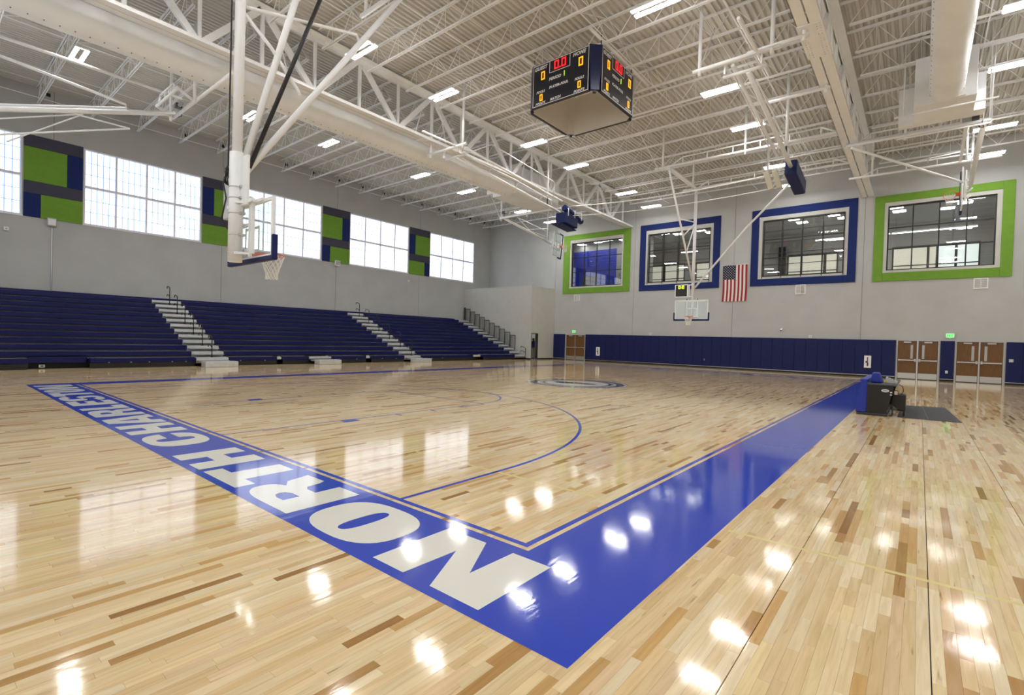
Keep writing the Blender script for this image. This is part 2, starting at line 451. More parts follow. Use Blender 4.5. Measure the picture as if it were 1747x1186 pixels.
def sell(cx, cy, a, b, p=2.6, n=40, t0=0, t1=2*math.pi):
    out = []
    for i in range(n+1):
        t = t0 + (t1-t0)*i/n; c, s_ = math.cos(t), math.sin(t)
        out.append((cx + a*math.copysign(abs(c)**(2/p), c), cy + b*math.copysign(abs(s_)**(2/p), s_)))
    return out
def glyph(ch, W, H):
    s = W*0.36; b = H*0.27
    if ch == 'N':
        return [[(0, 0), (0, H), (W*.41, H), (W*.655, H*.35), (W*.67, H), (W, H), (W, 0), (W*.59, 0), (W*.345, H*.60), (W*.33, 0)]]
    if ch == 'O':
        return [sell(W/2, H/2, W/2, H/2)[:-1], sell(W/2, H/2, W*0.085, H*0.325, 2.6)[:-1]]
    if ch == 'T':
        return [[(0, H), (W, H), (W, H-b), (W/2+s*.58, H-b), (W/2+s*.58, 0), (W/2-s*.58, 0), (W/2-s*.58, H-b), (0, H-b)]]
    if ch == 'H':
        return [[(0, 0), (0, H), (s, H), (s, H*.62), (W-s, H*.62), (W-s, H), (W, H), (W, 0), (W-s, 0), (W-s, H*.36), (s, H*.36), (s, 0)]]
    if ch == 'R':
        bowl = sell(W*.50, H*.72, W*.46, H*.28, 2.6, 16, math.pi/2, -math.pi/2)
        lp = [(0, 0), (0, H)] + bowl[:-3] + [(W*.80, H*.46), (W*.93, H*.36), (W*.97, H*.12), (W, 0), (W*.66, 0), (W*.62, H*.10), (W*.60, H*.30), (W*.52, H*.36), (s, H*.36), (s, 0)]
        hole = [(s, H*.80), (s, H*.58), (W*.50, H*.58), (W*.58, H*.62), (W*.60, H*.69), (W*.58, H*.76), (W*.50, H*.80)]
        return [lp, hole]
    if ch == 'C':
        o = sell(W/2, H/2, W/2, H/2, 2.6, 44, 0.30, 2*math.pi-0.30)
        i = sell(W/2, H/2, W*.12, H*.32, 2.8, 30, 2*math.pi-0.25, 0.25)
        o = [(W, H*.60)] + [q for q in o if not (q[0] > W*.55 and H*.40 < q[1] < H*.60)] + [(W, H*.40)]
        i = [(W*.62, H*.40)] + [q for q in i if not (q[0] > W*.55 and H*.36 < q[1] < H*.64)] + [(W*.62, H*.60)]
        return [o + i]
    if ch == 'A':
        return [[(0, 0), (W*.28, H), (W*.72, H), (W, 0), (W*.68, 0), (W*.64, H*.17), (W*.36, H*.17), (W*.32, 0)],
                [(W*.41, H*.37), (W*.59, H*.37), (W*.5, H*.80)]]
    if ch == 'L':
        s = W*.52
        return [[(0, 0), (0, H), (s, H), (s, b), (W, b), (W, 0)]]
    if ch == 'E':
        s = W*.46
        return [[(0, 0), (0, H), (W, H), (W, H-b*.85), (s, H-b*.85), (s, H*.61), (W*.93, H*.61), (W*.93, H*.39), (s, H*.39), (s, b*.85), (W, b*.85), (W, 0)]]
    if ch == 'S':
        up = sell(W/2, H*.70, W*.5, H*.30, 2.6, 22, 0.15, 1.35*math.pi)
        lo = sell(W/2, H*.30, W*.5, H*.30, 2.6, 22, 0.35*math.pi, -1.0*math.pi + .15)
        upi = sell(W/2, H*.70, W*.13, H*.12, 2.4, 14, 0.15, 1.35*math.pi)
        loi = sell(W/2, H*.30, W*.13, H*.12, 2.4, 14, 0.35*math.pi, -math.pi + .15)
        return [up + lo + loi[::-1] + upi[::-1]]
WORDS = [('N', -.31, .70), ('O', .84, 1.83), ('R', 1.95, 2.93), ('T', 3.00, 3.83), ('H', 3.95, 4.84), ('C', 5.40, 6.42), ('H', 6.59, 7.49),
         ('A', 7.55, 8.62), ('R', 8.70, 9.62), ('L', 9.72, 10.32), ('E', 10.50, 11.30), ('S', 11.38, 12.32), ('T', 12.42, 13.25), ('O', 13.30, 14.14), ('N', 14.24, 15.38)]
def build_markings():
    CL, CW = 25.60, 15.24; o = 0.95; i = -0.035
    band = lambda x0, x1, y0, y1: rect(x0, x1, y0, y1)
    near = flat('painted_baseline_band', 'band', band(-o, i, -o-.02, CW+.6)); near['label'] = 'royal blue baseline band with white lettering'
    far = flat('painted_baseline_band', 'band', band(CL-i, CL+o, -o, CW+.6))
    flat('painted_sideline_band', 'band', band(i, CL-i, -o-.02, i))
    flat('painted_sideline_band', 'band', band(i, CL-i, CW+.03, CW+.6))
    L = merge(rect(0.01, .065, .01, CW), rect(CL-.065, CL-.01, .01, CW), rect(.065, CL-.065, .01, .065), rect(.065, CL-.065, CW-.05, CW))
    flat('painted_boundary_line', 'band', L)
    cy = 7.62
    for k, (x0, sg) in enumerate(((0, 1), (CL, -1))):
        X = lambda d: x0 + sg*d
        a0, a1 = (-math.pi/2, math.pi/2) if sg > 0 else (math.pi/2, 1.5*math.pi)
        tr = merge(ring(X(1.60), cy-.06, 5.97, 6.02, a0, a1, 80), rect(min(X(.06), X(1.6)), max(X(.06), X(1.6)), cy-.06-6.02, cy-.06-5.97),
                   rect(min(X(.06), X(1.6)), max(X(.06), X(1.6)), cy-.06+5.97, cy-.06+6.02))
        flat('painted_three_point_line', 'band', tr)
        ft_ = 5.79
        ln = merge(rect(min(X(.06), X(ft_)), max(X(.06), X(ft_)), cy-1.83, cy-1.79), rect(min(X(.06), X(ft_)), max(X(.06), X(ft_)), cy+1.79, cy+1.83),
                   rect(min(X(ft_-.05), X(ft_)), max(X(ft_-.05), X(ft_)), cy-1.83, cy+1.83), ring(X(ft_), cy, 1.785, 1.83, a0, a1, 48))
        flat('painted_lane_line', 'band', ln)
        bl = []
        for sgn in (-1, 1):
            y_ = cy + sgn*1.83
            bl.append(rect(min(X(2.0), X(2.3)), max(X(2.0), X(2.3)), min(y_, y_+sgn*.2), max(y_, y_+sgn*.2)))
            for d in (3.2, 4.1, 5.0):
                bl.append(rect(min(X(d), X(d+.05)), max(X(d), X(d+.05)), min(y_, y_+sgn*.2), max(y_, y_+sgn*.2)))
        flat('painted_lane_mark', 'band', merge(*bl))
    # pale cross-court lines
    flat('painted_cross_line', 'yellowline', merge(rect(1.42, 1.465, -9.5, -1.02), rect(1.42, 1.465, 0.1, 3.2)))
    for (par, x0, sg) in ((near, -.14, 1), (far, CL+.14, -1)):
        for ch, y0, y1 in WORDS:
            vs, fs = fill2d(glyph(ch, y1-y0, 0.725))
            if sg > 0: pts = [(x0 - v[1], y0 + v[0]) for v in vs]
            else: pts = [(x0 + v[1], 15.24 - (y0 + v[0])) for v in vs]
            flat('painted_letter', 'letter', (pts, fs), par, ZP+.0005)
    # centre circle emblem
    c = (12.75, 7.52)
    em = flat('centre_emblem', 'silver', disc(*c, 1.86), None, ZP)
    flat('emblem_ring', 'letter', merge(ring(*c, 1.74, 1.80), ring(*c, 1.36, 1.44)), em, ZP+.0004)
    flat('emblem_ring', 'navyline', merge(ring(*c, 1.44, 1.68)), em, ZP+.0006)
    flat('emblem_face', 'letter', disc(*c, 1.18), em, ZP+.0004)
    flat('emblem_ring', 'navyline', ring(*c, 1.16, 1.26), em, ZP+.0008)
    def blob(cx, cy, r, seed, sx=1.0, sy=1.0):
        q = random.Random(seed); n = 26
        return [(cx+sx*r*(.72+.38*q.random())*math.cos(2*math.pi*i/n), cy+sy*r*(.72+.38*q.random())*math.sin(2*math.pi*i/n)) for i in range(n)], [tuple(range(n))]
    flat('emblem_figure', 'emblem_green', merge(blob(c[0]-.1, c[1]+.42, .42, 3, .8, 1.2)), em, ZP+.0008)
    flat('emblem_figure', 'emblem_brown', merge(blob(c[0]+.05, c[1]-.02, .40, 5, .7, 1.3), blob(c[0]+.1, c[1]-.5, .22, 9, .8, 1.3)), em, ZP+.0010)
    # small white words around the navy ring
    for wd, a0 in (('NORTH CHARLESTON', 90), ('ATHLETIC CENTER', 270)):
        n = len(wd)
        mb = []
        for k, ch in enumerate(wd):
            if ch == ' ': continue
            a = math.radians(a0 + (n/2-k-.5)*9.2)
            ra = (math.cos(a), math.sin(a)); ta = (math.sin(a), -math.cos(a))
            vs, fs, w_, h_ = text2d(ch, 0.03, 0)
            s_ = 0.14/h_
            mb.append(([(c[0]+ra[0]*(1.56+y*s_)+ta[0]*x*s_, c[1]+ra[1]*(1.56+y*s_)+ta[1]*x*s_) for x, y in vs], fs))
        flat('emblem_words', 'letter', merge(*mb), em, ZP+.0012)
build_markings()

# ------------------------------------------------------------------ walls
def build_walls():
    TOP = ZD + 0.25
    wl = MB()
    wl.box(XB, XF+.3, YL+.06, YL+.12, 0, 0.5)
    joints = [XB, -5.88, 1.33, 8.50, 15.72, 23.0, XF]
    for j in joints[1:-1]: wl.box(j-.06, j+.06, YL+.012, YL+.3, 0, TOP)
    left = wl.build('wall_left', 'walldark'); structure(left)
    for k in range(len(joints)-1):
        x0, x1 = joints[k]+.012, joints[k+1]-.012
        win = [p for p in PX if p[0] >= x0-.5 and p[1] <= x1+.5]
        p = MB()
        if win:
            a, b = win[0]
            p.box(x0, a, YL, YL+.3, 0, TOP); p.box(b, x1, YL, YL+.3, 0, TOP)
            p.box(a, b, YL, YL+.3, 0, WZ0); p.box(a, b, YL, YL+.3, WZ1, TOP)
        else: p.box(x0, x1, YL, YL+.3, 0, TOP)
        p.build('wall_panel', 'wall', left)
    jy = [YL+.3, 21.45, 14.38, 7.36, 0.42, -6.6, YR]
    wf = MB()
    for j in jy[2:-1]: wf.box(XF+.012, XF+.3, j-.06, j+.06, 0, TOP)
    far = wf.build('wall_far', 'walldark'); structure(far)
    doors = [(18.40, 20.26, 2.10), (-3.02, -1.22, 2.14), (-5.46, -3.62, 2.14)]
    for k in range(len(jy)-1):
        y1, y0 = jy[k]-.012, jy[k+1]+.012
        holes = [(a, b, FZ0, FZ1) for a, b in FW if a > y0 and b < y1] + [(a, b, 0, h) for a, b, h in doors if a > y0 and b < y1]
        p = MB(); ys = sorted({y0, y1, *[h[0] for h in holes], *[h[1] for h in holes]})
        for a, b in zip(ys, ys[1:]):
            m = (a+b)/2; zs = sorted([(h[2], h[3]) for h in holes if h[0] < m < h[1]])
            z = 0
            for z0, z1 in zs:
                if z0 > z: p.box(XF, XF+.3, a, b, z, z0)
                z = z1
            p.box(XF, XF+.3, a, b, z, TOP)
        p.build('wall_panel', 'wall', far)
    structure(MB().box(XB, XF+.3, YR-.3, YR, 0, TOP).build('wall_right', 'wall'))
    structure(MB().box(XB-.3, XB, YR-.3, YL+.3, 0, TOP).build('wall_back', 'wall'))
    # projecting corner room
    X0, Y0, ZT = 28.15, 21.45, 5.72
    b = MB(); d0, d1, dh = 28.30, 29.16, 2.08
    b.box(X0, X0+.12, Y0, YL, 0, ZT)
    b.box(X0+.12, d0, Y0, Y0+.18, 0, ZT); b.box(d1, XF, Y0, Y0+.18, 0, ZT); b.box(d0, d1, Y0, Y0+.18, dh, ZT)
    cr = b.build('wall_corner', 'block'); structure(cr)
    MB().box(X0-.012, XF, Y0-.012, YL, ZT, ZT+.09).build('coping', 'block', cr)
    MB().box(X0+.12, XF, Y0+.15, YL, ZT-.2, ZT-.02).build('lid', 'block', cr)
    MB().box(31.1, 31.2, Y0+.18, 26, 0, 3).build('inner_partition', 'block', cr)
    structure(MB().box(X0+.12, 31.1, Y0+.18, 26, 2.6, 2.64).build('ceiling_corner', 'block'))
    df = MB(); df.box(d0, d0+.04, Y0-.02, Y0+.20, 0, dh); df.box(d1-.04, d1, Y0-.02, Y0+.20, 0, dh); df.box(d0, d1, Y0-.02, Y0+.20, dh-.04, dh)
    dr = struct_empty('door_4', (d0, Y0, 0)); df.build('door_frame', 'dark', dr)
    MB().box(d1-.02, d1+.80, Y0+.24, Y0+.285, .01, dh-.05).build('door_leaf', 'grey_plastic', dr)
    MB().box(X0-.01, X0+.11, Y0-.015, YL-.3, 0, .1).build('baseboard_corner', 'black')['kind'] = 'structure'
    MB().box(d1+.03, XF-.06, Y0-.015, Y0+.01, 0, .1).build('baseboard_far', 'black')['kind'] = 'structure'
build_walls()

def build_left_windows():
    for k, (x0, x1) in enumerate(PX):
        wdw = struct_empty(f'window_{k+1}', (x0, YL, WZ0))
        f = MB(); y0, y1 = YL+.08, YL+.16
        f.box(x0, x0+.07, YL+.03, y1, WZ0, WZ1); f.box(x1-.07, x1, YL+.03, y1, WZ0, WZ1)
        f.box(x0, x1, YL+.03, y1, WZ0, WZ0+.06); f.box(x0, x1, YL+.03, y1, WZ1-.06, WZ1)
        zm = 8.27; f.box(x0, x1, YL+.03, y1, zm-.055, zm+.055)
        cw = (x1-x0)/4
        for i in (1, 2, 3): f.box(x0+cw*i-.035, x0+cw*i+.035, YL+.05, y1, WZ0, WZ1)
        f.build('window_frame', 'frame', wdw)
        gr = MB().box(x0+.05, x1-.05, y1-.035, y1-.02, WZ0+.05, WZ1-.05).build('pane_grid', 'bargrid', wdw)
        fine = k < 3
        shared = None
        for i in range(4):
            a, b = x0+cw*i+(.07 if i == 0 else .035), x0+cw*(i+1)-(.07 if i == 3 else .035)
            for z0, z1 in ((WZ0+.06, zm-.055), (zm+.055, WZ1-.06)):
                pw, ph = (b-a)/5, (z1-z0)/3
                sec = MB()
                for c in range(5):
                    for r in range(3):
                        q = (a+pw*c+.021, a+pw*(c+1)-.021, y1-.055, y1-.04, z0+ph*r+.021, z0+ph*(r+1)-.021)
                        if fine:
                            MB().box(*q).build('pane', 'pane', wdw)
                        else: sec.box(*q)
                if not fine: sec.build('pane', 'pane', wdw)
        MB().box(x0-.02, x1+.02, YL-.03, YL+.06, WZ0-.05, WZ0).build('window_sill', 'frame', wdw)
build_left_windows()
def build_back_windows():
    for k, (y0, y1) in enumerate(((15.2, 20.4), (8.2, 13.4), (1.0, 6.2), (-6.2, -1.0))):
        wd = struct_empty(f'window_{k+11}', (XB, y0, 4.5)); z0, z1 = 4.5, 9.2
        f = MB(); f.box(XB+.0, XB+.05, y0, y0+.07, z0, z1); f.box(XB, XB+.05, y1-.07, y1, z0, z1); f.box(XB, XB+.05, y0, y1, z0, z0+.06); f.box(XB, XB+.05, y0, y1, z1-.06, z1)
        zm = (z0+z1)/2; f.box(XB, XB+.05, y0, y1, zm-.05, zm+.05); c = (y1-y0)/4
        for i in (1, 2, 3): f.box(XB, XB+.05, y0+c*i-.035, y0+c*i+.035, z0, z1)
        f.build('window_frame', 'frame', wd)
        for i in range(4):
            for a, b in ((z0+.06, zm-.05), (zm+.05, z1-.06)):
                MB().box(XB+.005, XB+.02, y0+c*i+.035, y0+c*(i+1)-.035, a, b).build('pane', 'pane', wd)
build_back_windows()

def build_felt_panels():
    Y0, Y1 = YL-.05, YL-.002
    def p(x0, x1, z0, z1, m, label):
        o = MB().box(x0+.004, x1-.004, Y0, Y1, z0+.004, z1-.004).build('acoustic_panel', m, None, 0.008, (x0, Y1, z0))
        tag(o, label, 'wall panel', 'felt panels between the high windows')
    a, b, c, d = 6.44, 7.50, 8.04, 9.56
    e = 10.10
    cols = ['first', 'second', 'third', 'fourth']
    where = ['left of the near goal', 'behind the near goal post', 'in the middle of the window wall', 'nearest the far corner']
    for k, (x0, x1) in enumerate(((.34, 2.37), (7.47, 9.55), (14.65, 16.70), (21.96, 24.05))):
        s = f', panel stack {where[k]}'
        p(x0, x1, d, e, 'plum', 'plum grey felt strip along the top' + s)
        p(x0, x1, b, c, 'plum', 'plum grey felt strip across the middle' + s)
        flip = k in (1, 3)
        if not flip:
            p(x0, x0+1.46, c, d, 'green', 'upper lime green felt square' + s); p(x0+1.46, x1, c, d, 'blue_felt', 'upper navy felt strip' + s)
            p(x0, x0+.57, a, b, 'blue_felt', 'lower navy felt strip' + s); p(x0+.57, x1, a, b, 'green', 'lower lime green felt square' + s)
        else:
            p(x0+.58, x1, c, d, 'green', 'upper lime green felt square' + s); p(x0, x0+.58, c, d, 'blue_felt', 'upper navy felt strip' + s)
            p(x1-.55, x1, a, b, 'blue_felt', 'lower navy felt strip' + s); p(x0, x1-.55, a, b, 'green', 'lower lime green felt square' + s)
build_felt_panels()

def build_far_windows():
    outer = [(14.72, 20.68, 5.38, 10.12), (8.26, 13.96, 5.36, 10.16), (0.76, 6.34, 5.36, 10.16), (-5.58, -0.02, 5.33, 10.06)]
    inner = [(15.30, 20.06, 5.82, 9.70), (8.72, 13.50, 5.78, 9.73), (1.18, 5.90, 5.80, 9.70), (-5.14, -0.47, 5.80, 9.66)]
    tint = ['green', 'blue_felt', 'blue_felt', 'green']
    lab = ['lime green felt surround of the window beside the corner', 'navy felt surround of the window behind the hanging far goal',
           'navy felt surround of the window between flag and right girder', 'lime green felt surround of the window beside the exit doors, under the raised goal']
    for k in range(4):
        y0, y1, z0, z1 = outer[k]; a, b, c, d = inner[k]
        t = thing('window_surround', lab[k], 'wall panel', (XF, (y0+y1)/2, z0), 'coloured felt window surrounds')
        X0, X1 = XF-.055, XF-.002
        for q in ((y0, a, z0, z1), (b, y1, z0, z1), (a, b, z0, c), (a, b, d, z1)):
            MB().box(X0, X1, q[0]+.003, q[1]-.003, q[2]+.003, q[3]-.003).build('felt_board', tint[k], t, .008)
        wy0, wy1 = FW[k]
        wd = struct_empty(f'window_{k+6}', (XF, (wy0+wy1)/2, FZ0))
        tr = MB()
        for q in ((a, wy0, c, d), (wy1, b, c, d), (wy0, wy1, c, FZ0), (wy0, wy1, FZ1, d)):
            tr.box(XF-.03, XF-.001, q[0], q[1], q[2], q[3])
        tr.build('window_casing', 'block', wd)
        f = MB(); x0, x1 = XF+.10, XF+.18
        for q in ((wy0, wy0+.06, FZ0, FZ1), (wy1-.06, wy1, FZ0, FZ1), (wy0, wy1, FZ0, FZ0+.06), (wy0, wy1, FZ1-.08, FZ1)):
            f.box(x0-.02, x1, *q)
        cw = (wy1-wy0)/4
        for i in (1, 2, 3): f.box(x0, x1, wy0+cw*i-.028, wy0+cw*i+.028, FZ0, FZ1)
        rows = [FZ0+(FZ1-FZ0)*q for q in (.335, .66)]
        for z in rows: f.box(x0, x1, wy0, wy1, z-.025, z+.025)
        f.build('window_frame', 'bronze', wd)
        zz = [FZ0] + rows + [FZ1]
        for i in range(4):
            for j in range(3):
                MB().box(x0+.03, x0+.042, wy0+cw*i+.02, wy0+cw*(i+1)-.02, zz[j]+.02, zz[j+1]-.02).build('pane', 'wglass', wd)
        if k in (1, 2):      # ball guard in front of the glass
            for j in range(6):
                z = FZ0+.05+(FZ1-FZ0-.1)*j/5
                MB().bar((XF-.05, wy0-.02, z), (XF-.05, wy1+.02, z), .03, .03).build('guard_bar', 'bronze', wd)
            for i in range(5):
                y = wy0 + cw*i
                MB().bar((XF-.06, y, FZ0-.10), (XF-.06, y, FZ1-.04), .035, .035).build('guard_bar', 'bronze', wd)
build_far_windows()

def build_upper_rooms():
    x0, x1 = XF+.3, XF+7.5
    structure(MB().box(x0, x1, -8, 24, 5.2, 5.4).build('floor_upper', 'room_wall'))
    ce = MB().box(x0, x1, -8, 24, 9.9, 10.0).build('ceiling_upper', 'room_ceiling'); structure(ce)
    structure(MB().box(x1, x1+.1, -8, 24, 5.2, 10).build('wall_upper_back', 'room_wall'))
    structure(MB().box(x0+2.8, x0+2.9, 17.5, 24, 5.4, 9.35).build('wall_upper_blue', 'room_blue'))
    b = MB().box(x0+2.8, x0+2.9, 14.4, 17.5, 5.4, 9.9); b.box(x0+2.8, x0+2.9, 17.5, 24, 9.35, 9.9); b.box(x0, x0+2.8, 14.3, 14.4, 5.4, 9.9)
    structure(b.build('wall_upper_partition', 'room_wall'))
    structure(MB().box(x0, x1, -8.1, -8, 5.2, 10).box(x0, x1, 24, 24.1, 5.2, 10).build('wall_upper_sides', 'room_wall'))
    structure(MB().box(x1-.4, x1-.1, 5.75, 6.2, 5.4, 9.0).build('trim_1', 'bronze'))
    # daylight store-front at the back of the upper corridor
    st = struct_empty('window_10', (x1, 0, 5.4))
    segs = [(17.0, 15.2), (15.1, 13.4), (12.4, 10.6), (5.6, 4.75), (4.7, 3.3), (3.2, 2.5), (-.62, -2.40), (-2.45, -2.85), (-2.9, -3.75), (-3.8, -4.85)]
    for i, (a, c) in enumerate(segs):
        MB().box(x1-.05, x1-.02, c, a, 5.75, 8.35).build('pane', 'room_day' if i > 7 else 'room_day_reflect', st)
        f = MB()
        for q in ((a-.04, a+.04, 5.7, 8.4), (c-.04, c+.04, 5.7, 8.4), (c, a, 8.33, 8.4), (c, a, 7.1, 7.16), (c, a, 5.7, 5.76)):
            f.box(x1-.10, x1-.05, *q)
        f.build('window_frame', 'bronze', st)
    n = 0
    lamps = [(1.0, 20.3), (2.0, 18.9), (1.4, 18.0), (2.2, 16.6), (2.3, 20.6), (1.7, 13.0), (2.4, 12.2), (2.0, 10.4), (3.0, 10.0), (1.9, 4.4), (3.1, 4.1), (2.0, 2.2), (3.1, 1.8),
             (1.9, -.9), (3.0, -1.0), (1.9, -3.4), (2.6, -3.9), (3.6, -3.2)]
    names = ['nearest the corner', 'second from the corner', 'third from the corner', 'beside the partition', 'deep in the blue room', 'by the left jamb', 'left of the goal post', 'right of the goal post, front', 'right of the goal post, back',
             'upper left of the pair', 'lower left of the pair', 'upper right of the pair', 'lower right of the pair', 'upper left pane, front', 'upper left pane, back', 'behind the raised goal, front', 'behind the raised goal, side', 'behind the raised goal, back']
    wn = ['green corner window']*5 + ['navy window behind the far goal']*4 + ['navy window beside the flag']*4 + ['green window above the exit doors']*5
    for (dx, y), nm, w_ in zip(lamps, names, wn):
        t = thing('troffer_lamp', f'lamp panel inside the {w_}, {nm}', 'ceiling lamp', (x0+dx, y, 9.9), 'lamps in the upper rooms')
        MB().box(x0+dx-.32, x0+dx+.32, y-.34, y+.34, 9.86, 9.9).build('lamp_frame', 'white', t)
        MB().box(x0+dx-.28, x0+dx+.28, y-.30, y+.30, 9.845, 9.86).build('diffuser', 'room_lamp', t)
    for (a, c, dx, z), nm in zip([(3.6, -0.5, 5.2, 8.95), (-.6, -4.6, 5.2, 8.95), (12.9, 11.6, 5.0, 8.9), (9.9, 8.4, 5.0, 8.95)],
                                 ['navy window beside the flag', 'green window above the exit doors', 'navy window behind the far goal, left part', 'navy window behind the far goal, right part']):
        t = thing('linear_lamp', f'long strip lamp inside the {nm}', 'ceiling lamp', (x0+dx, (a+c)/2, z), 'lamps in the upper rooms')
        MB().box(x0+dx-.06, x0+dx+.06, c, a, z+.03, z+.12).build('lamp_housing', 'white', t)
        MB().box(x0+dx-.05, x0+dx+.05, c, a, z, z+.03).build('diffuser', 'room_lamp', t)
        r = MB()
        for y in (a-.2, c+.2): r.tube((x0+dx, y, z+.1), (x0+dx, y, 9.9), .008, 5)
        r.build_each('hanger', 'dark', t)
    o = thing('indoor_tree', 'leafy green plant in the blue upper room behind the corner window', 'plant', (x0+1.2, 16.0, 5.4))
    q = MB(); rr = random.Random(2)
    for i in range(160):
        c = V((x0+1.2+rr.gauss(0, .22), 16.0+rr.gauss(0, .16), 6.5+rr.gauss(0, .32))); a = V((rr.uniform(-1, 1), rr.uniform(-1, 1), rr.uniform(-1, 1))).normalized(); b = a.cross(V((0, 0, 1))).normalized()
        q.quad(c-a*.09, c+b*.035, c+a*.09, c-b*.035)
    q.build('foliage', 'leafgreen', o); MB().tube((x0+1.2, 16.0, 5.4), (x0+1.2, 16.0, 6.5), .04).build('trunk', 'brown', o)
    c = MB().box(x0+1.0, x0+1.6, 18.6, 19.6, 5.4, 6.95).build('cabinet', 'brown', None, .02, (x0+1.3, 19.1, 5.4)); tag(c, 'brown cabinet in the blue upper room behind the corner window', 'cabinet')
build_upper_rooms()

# ------------------------------------------------------------------ ceiling, joists, girders
JX = [0.77 + 1.835*k for k in range(-3, 17)]
G1, G2 = (14.55, 15.10), (0.05, 0.62)
def build_ceiling():
    p = 0.203; pts = []
    y = YR
    while y < YL+.3:
        pts += [(y, ZD), (y+p*.40, ZD), (y+p*.52, ZD+.076), (y+p*.88, ZD+.076)]; y += p
    pts.append((y, ZD))
    m = MB(); vs = []; fs = []
    for a, z in pts: vs += [(XB-.3, a, z), (XF+.3, a, z)]
    for i in range(len(pts)-1): fs.append((2*i, 2*i+2, 2*i+3, 2*i+1))
    m.add(vs, fs)
    ce = m.build('ceiling', 'deck'); structure(ce)
    MB().box(XB-.3, XF+.3, YR-.3, YL+.3, ZD+.09, ZD+.2).build('roof_board', 'deck', ce)
    def joist(y0, y1):
        j = MB(); d = 0.80; zt, zb = ZD-.005, ZD-d
        for s_ in (-.045, .02):
            j.box(s_, s_+.03, y0, y1, zt-.055, zt); j.box(s_, s_+.03, y0+.25, y1-.25, zb, zb+.05)
        n = max(6, round((y1-y0)/1.22)); st = (y1-y0-.5)/n
        for i in range(n):
            a = y0+.25+st*i; mid = a+st/2
            j.tube((0, a, zb+.03), (0, mid, zt-.03), .013, 4, cap=False); j.tube((0, mid, zt-.03), (0, a+st, zb+.03), .013, 4, cap=False)
            j.tube((0, mid, zt-.03), (0, mid, zb+.03), .010, 4, cap=False)
        return j
    for (y0, y1) in ((G1[1], YL+.1), (G2[1], G1[0]), (YR, G2[0])):
        proto = joist(y0, y1).build('joist', 'white', ce)
        proto.location = (JX[0], 0, 0)
        for x in JX[1:]: put(proto, (x, 0, 0))
    br = MB()
    for y in (27.9, 24.5, 21.0, 17.8, 11.9, 9.0, 6.1, 3.2, -3.5, -7, -10.5):
        br.tube((XB, y, ZD-.78), (XF, y, ZD-.78), .014, 5); br.tube((XB, y, ZD-.08), (XF, y, ZD-.08), .012, 5)
    br.build('bridging', 'white', ce)
    for y in (11.9, 6.1, 21.0, -7):
        xb = MB()
        for a, b in zip(JX, JX[1:]):
            xb.tube((a, y, ZD-.06), (b, y, ZD-.78), .011, 4, cap=False); xb.tube((a, y, ZD-.78), (b, y, ZD-.06), .011, 4, cap=False)
        xb.build('cross_bridging', 'white', ce)
build_ceiling()
def build_pockets():
    w = bpy.data.objects['wall_left']
    for x in JX: MB().box(x+.28, x+.42, YL-.06, YL+.02, ZD-.30, ZD-.16).build('joist_pocket', 'black', w)
build_pockets()

def build_girder(yy, label):
    y0, y1 = yy; yc = (y0+y1)/2
    t = thing('roof_girder', label, 'girder', (XB, yc, 10.1), 'white steel roof girders')
    zb, zt = 10.12, ZD-.14
    for a, b in ((y0, yc-.02), (yc+.02, y1)):
        MB().box(XB, XF-.05, a, b, zb, zb+.022).build('bottom_flange', 'white', t)
        MB().box(XB, XF-.05, a, b, zt, zt+.022).build_each('top_flange', 'white', t)
    m = MB()
    for z in (zb+.02, zt-.20): m.box(XB, XF-.05, yc-.055, yc-.03, z, z+.20); m.box(XB, XF-.05, yc+.03, yc+.055, z, z+.20)
    m.build('chord_web', 'white', t)
    m = MB()
    for a in (y0, y1-.014): m.box(XB, XF-.05, a, a+.014, zb, zb+.10)
    m.build('flange_lip', 'white', t)
    first = True
    for i, x in enumerate(JX):
        if i % 2 == 0:           # bottom node: two diagonals rise from it
            for sg in (-1, 1):
                xx = x + 1.835*sg
                if xx > XF-.1 or xx < XB: continue
                MB().bar((x+.09*sg, yc, zb+.12), (xx-.06*sg, yc, zt-.06), .20, .11, (0, 1, 0)).build('diagonal', 'white', t)
            MB().bar((x, yc, zb+.1), (x, yc, zt), .09, .09).build('vertical', 'white', t)
        else:
            MB().bar((x, yc, zb+.1), (x, yc, zt), .10, .10).build('vertical', 'white', t)
            for sg in (-1, 1):
                MB().bar((x+.92*sg, yc, zb+.1), (x+.92*sg-.3*sg, yc, zt-.9), .035, .035).build('sub_brace', 'white', t) if i % 4 == 1 else None
    # splice plates with bolts
    for xs in ((13.1,) if y0 < 5 else (12.1,)):
        MB().box(xs-.95, xs+.95, y0-.02, y1+.02, zb-.022, zb).build('splice_plate', 'white', t)
        b = MB()
        for i in range(14):
            for yb in (y0+.06, y0+.14, y1-.06, y1-.14): b.tube((xs-.85+i*.13, yb, zb-.045), (xs-.85+i*.13, yb, zb-.02), .018, 6)
        o = b.build('bolts', 'white', t); o['kind'] = 'stuff'
build_girder(G1, 'white steel truss girder above the long air duct')
build_girder(G2, 'white steel truss girder running past the right side of the scoreboard')

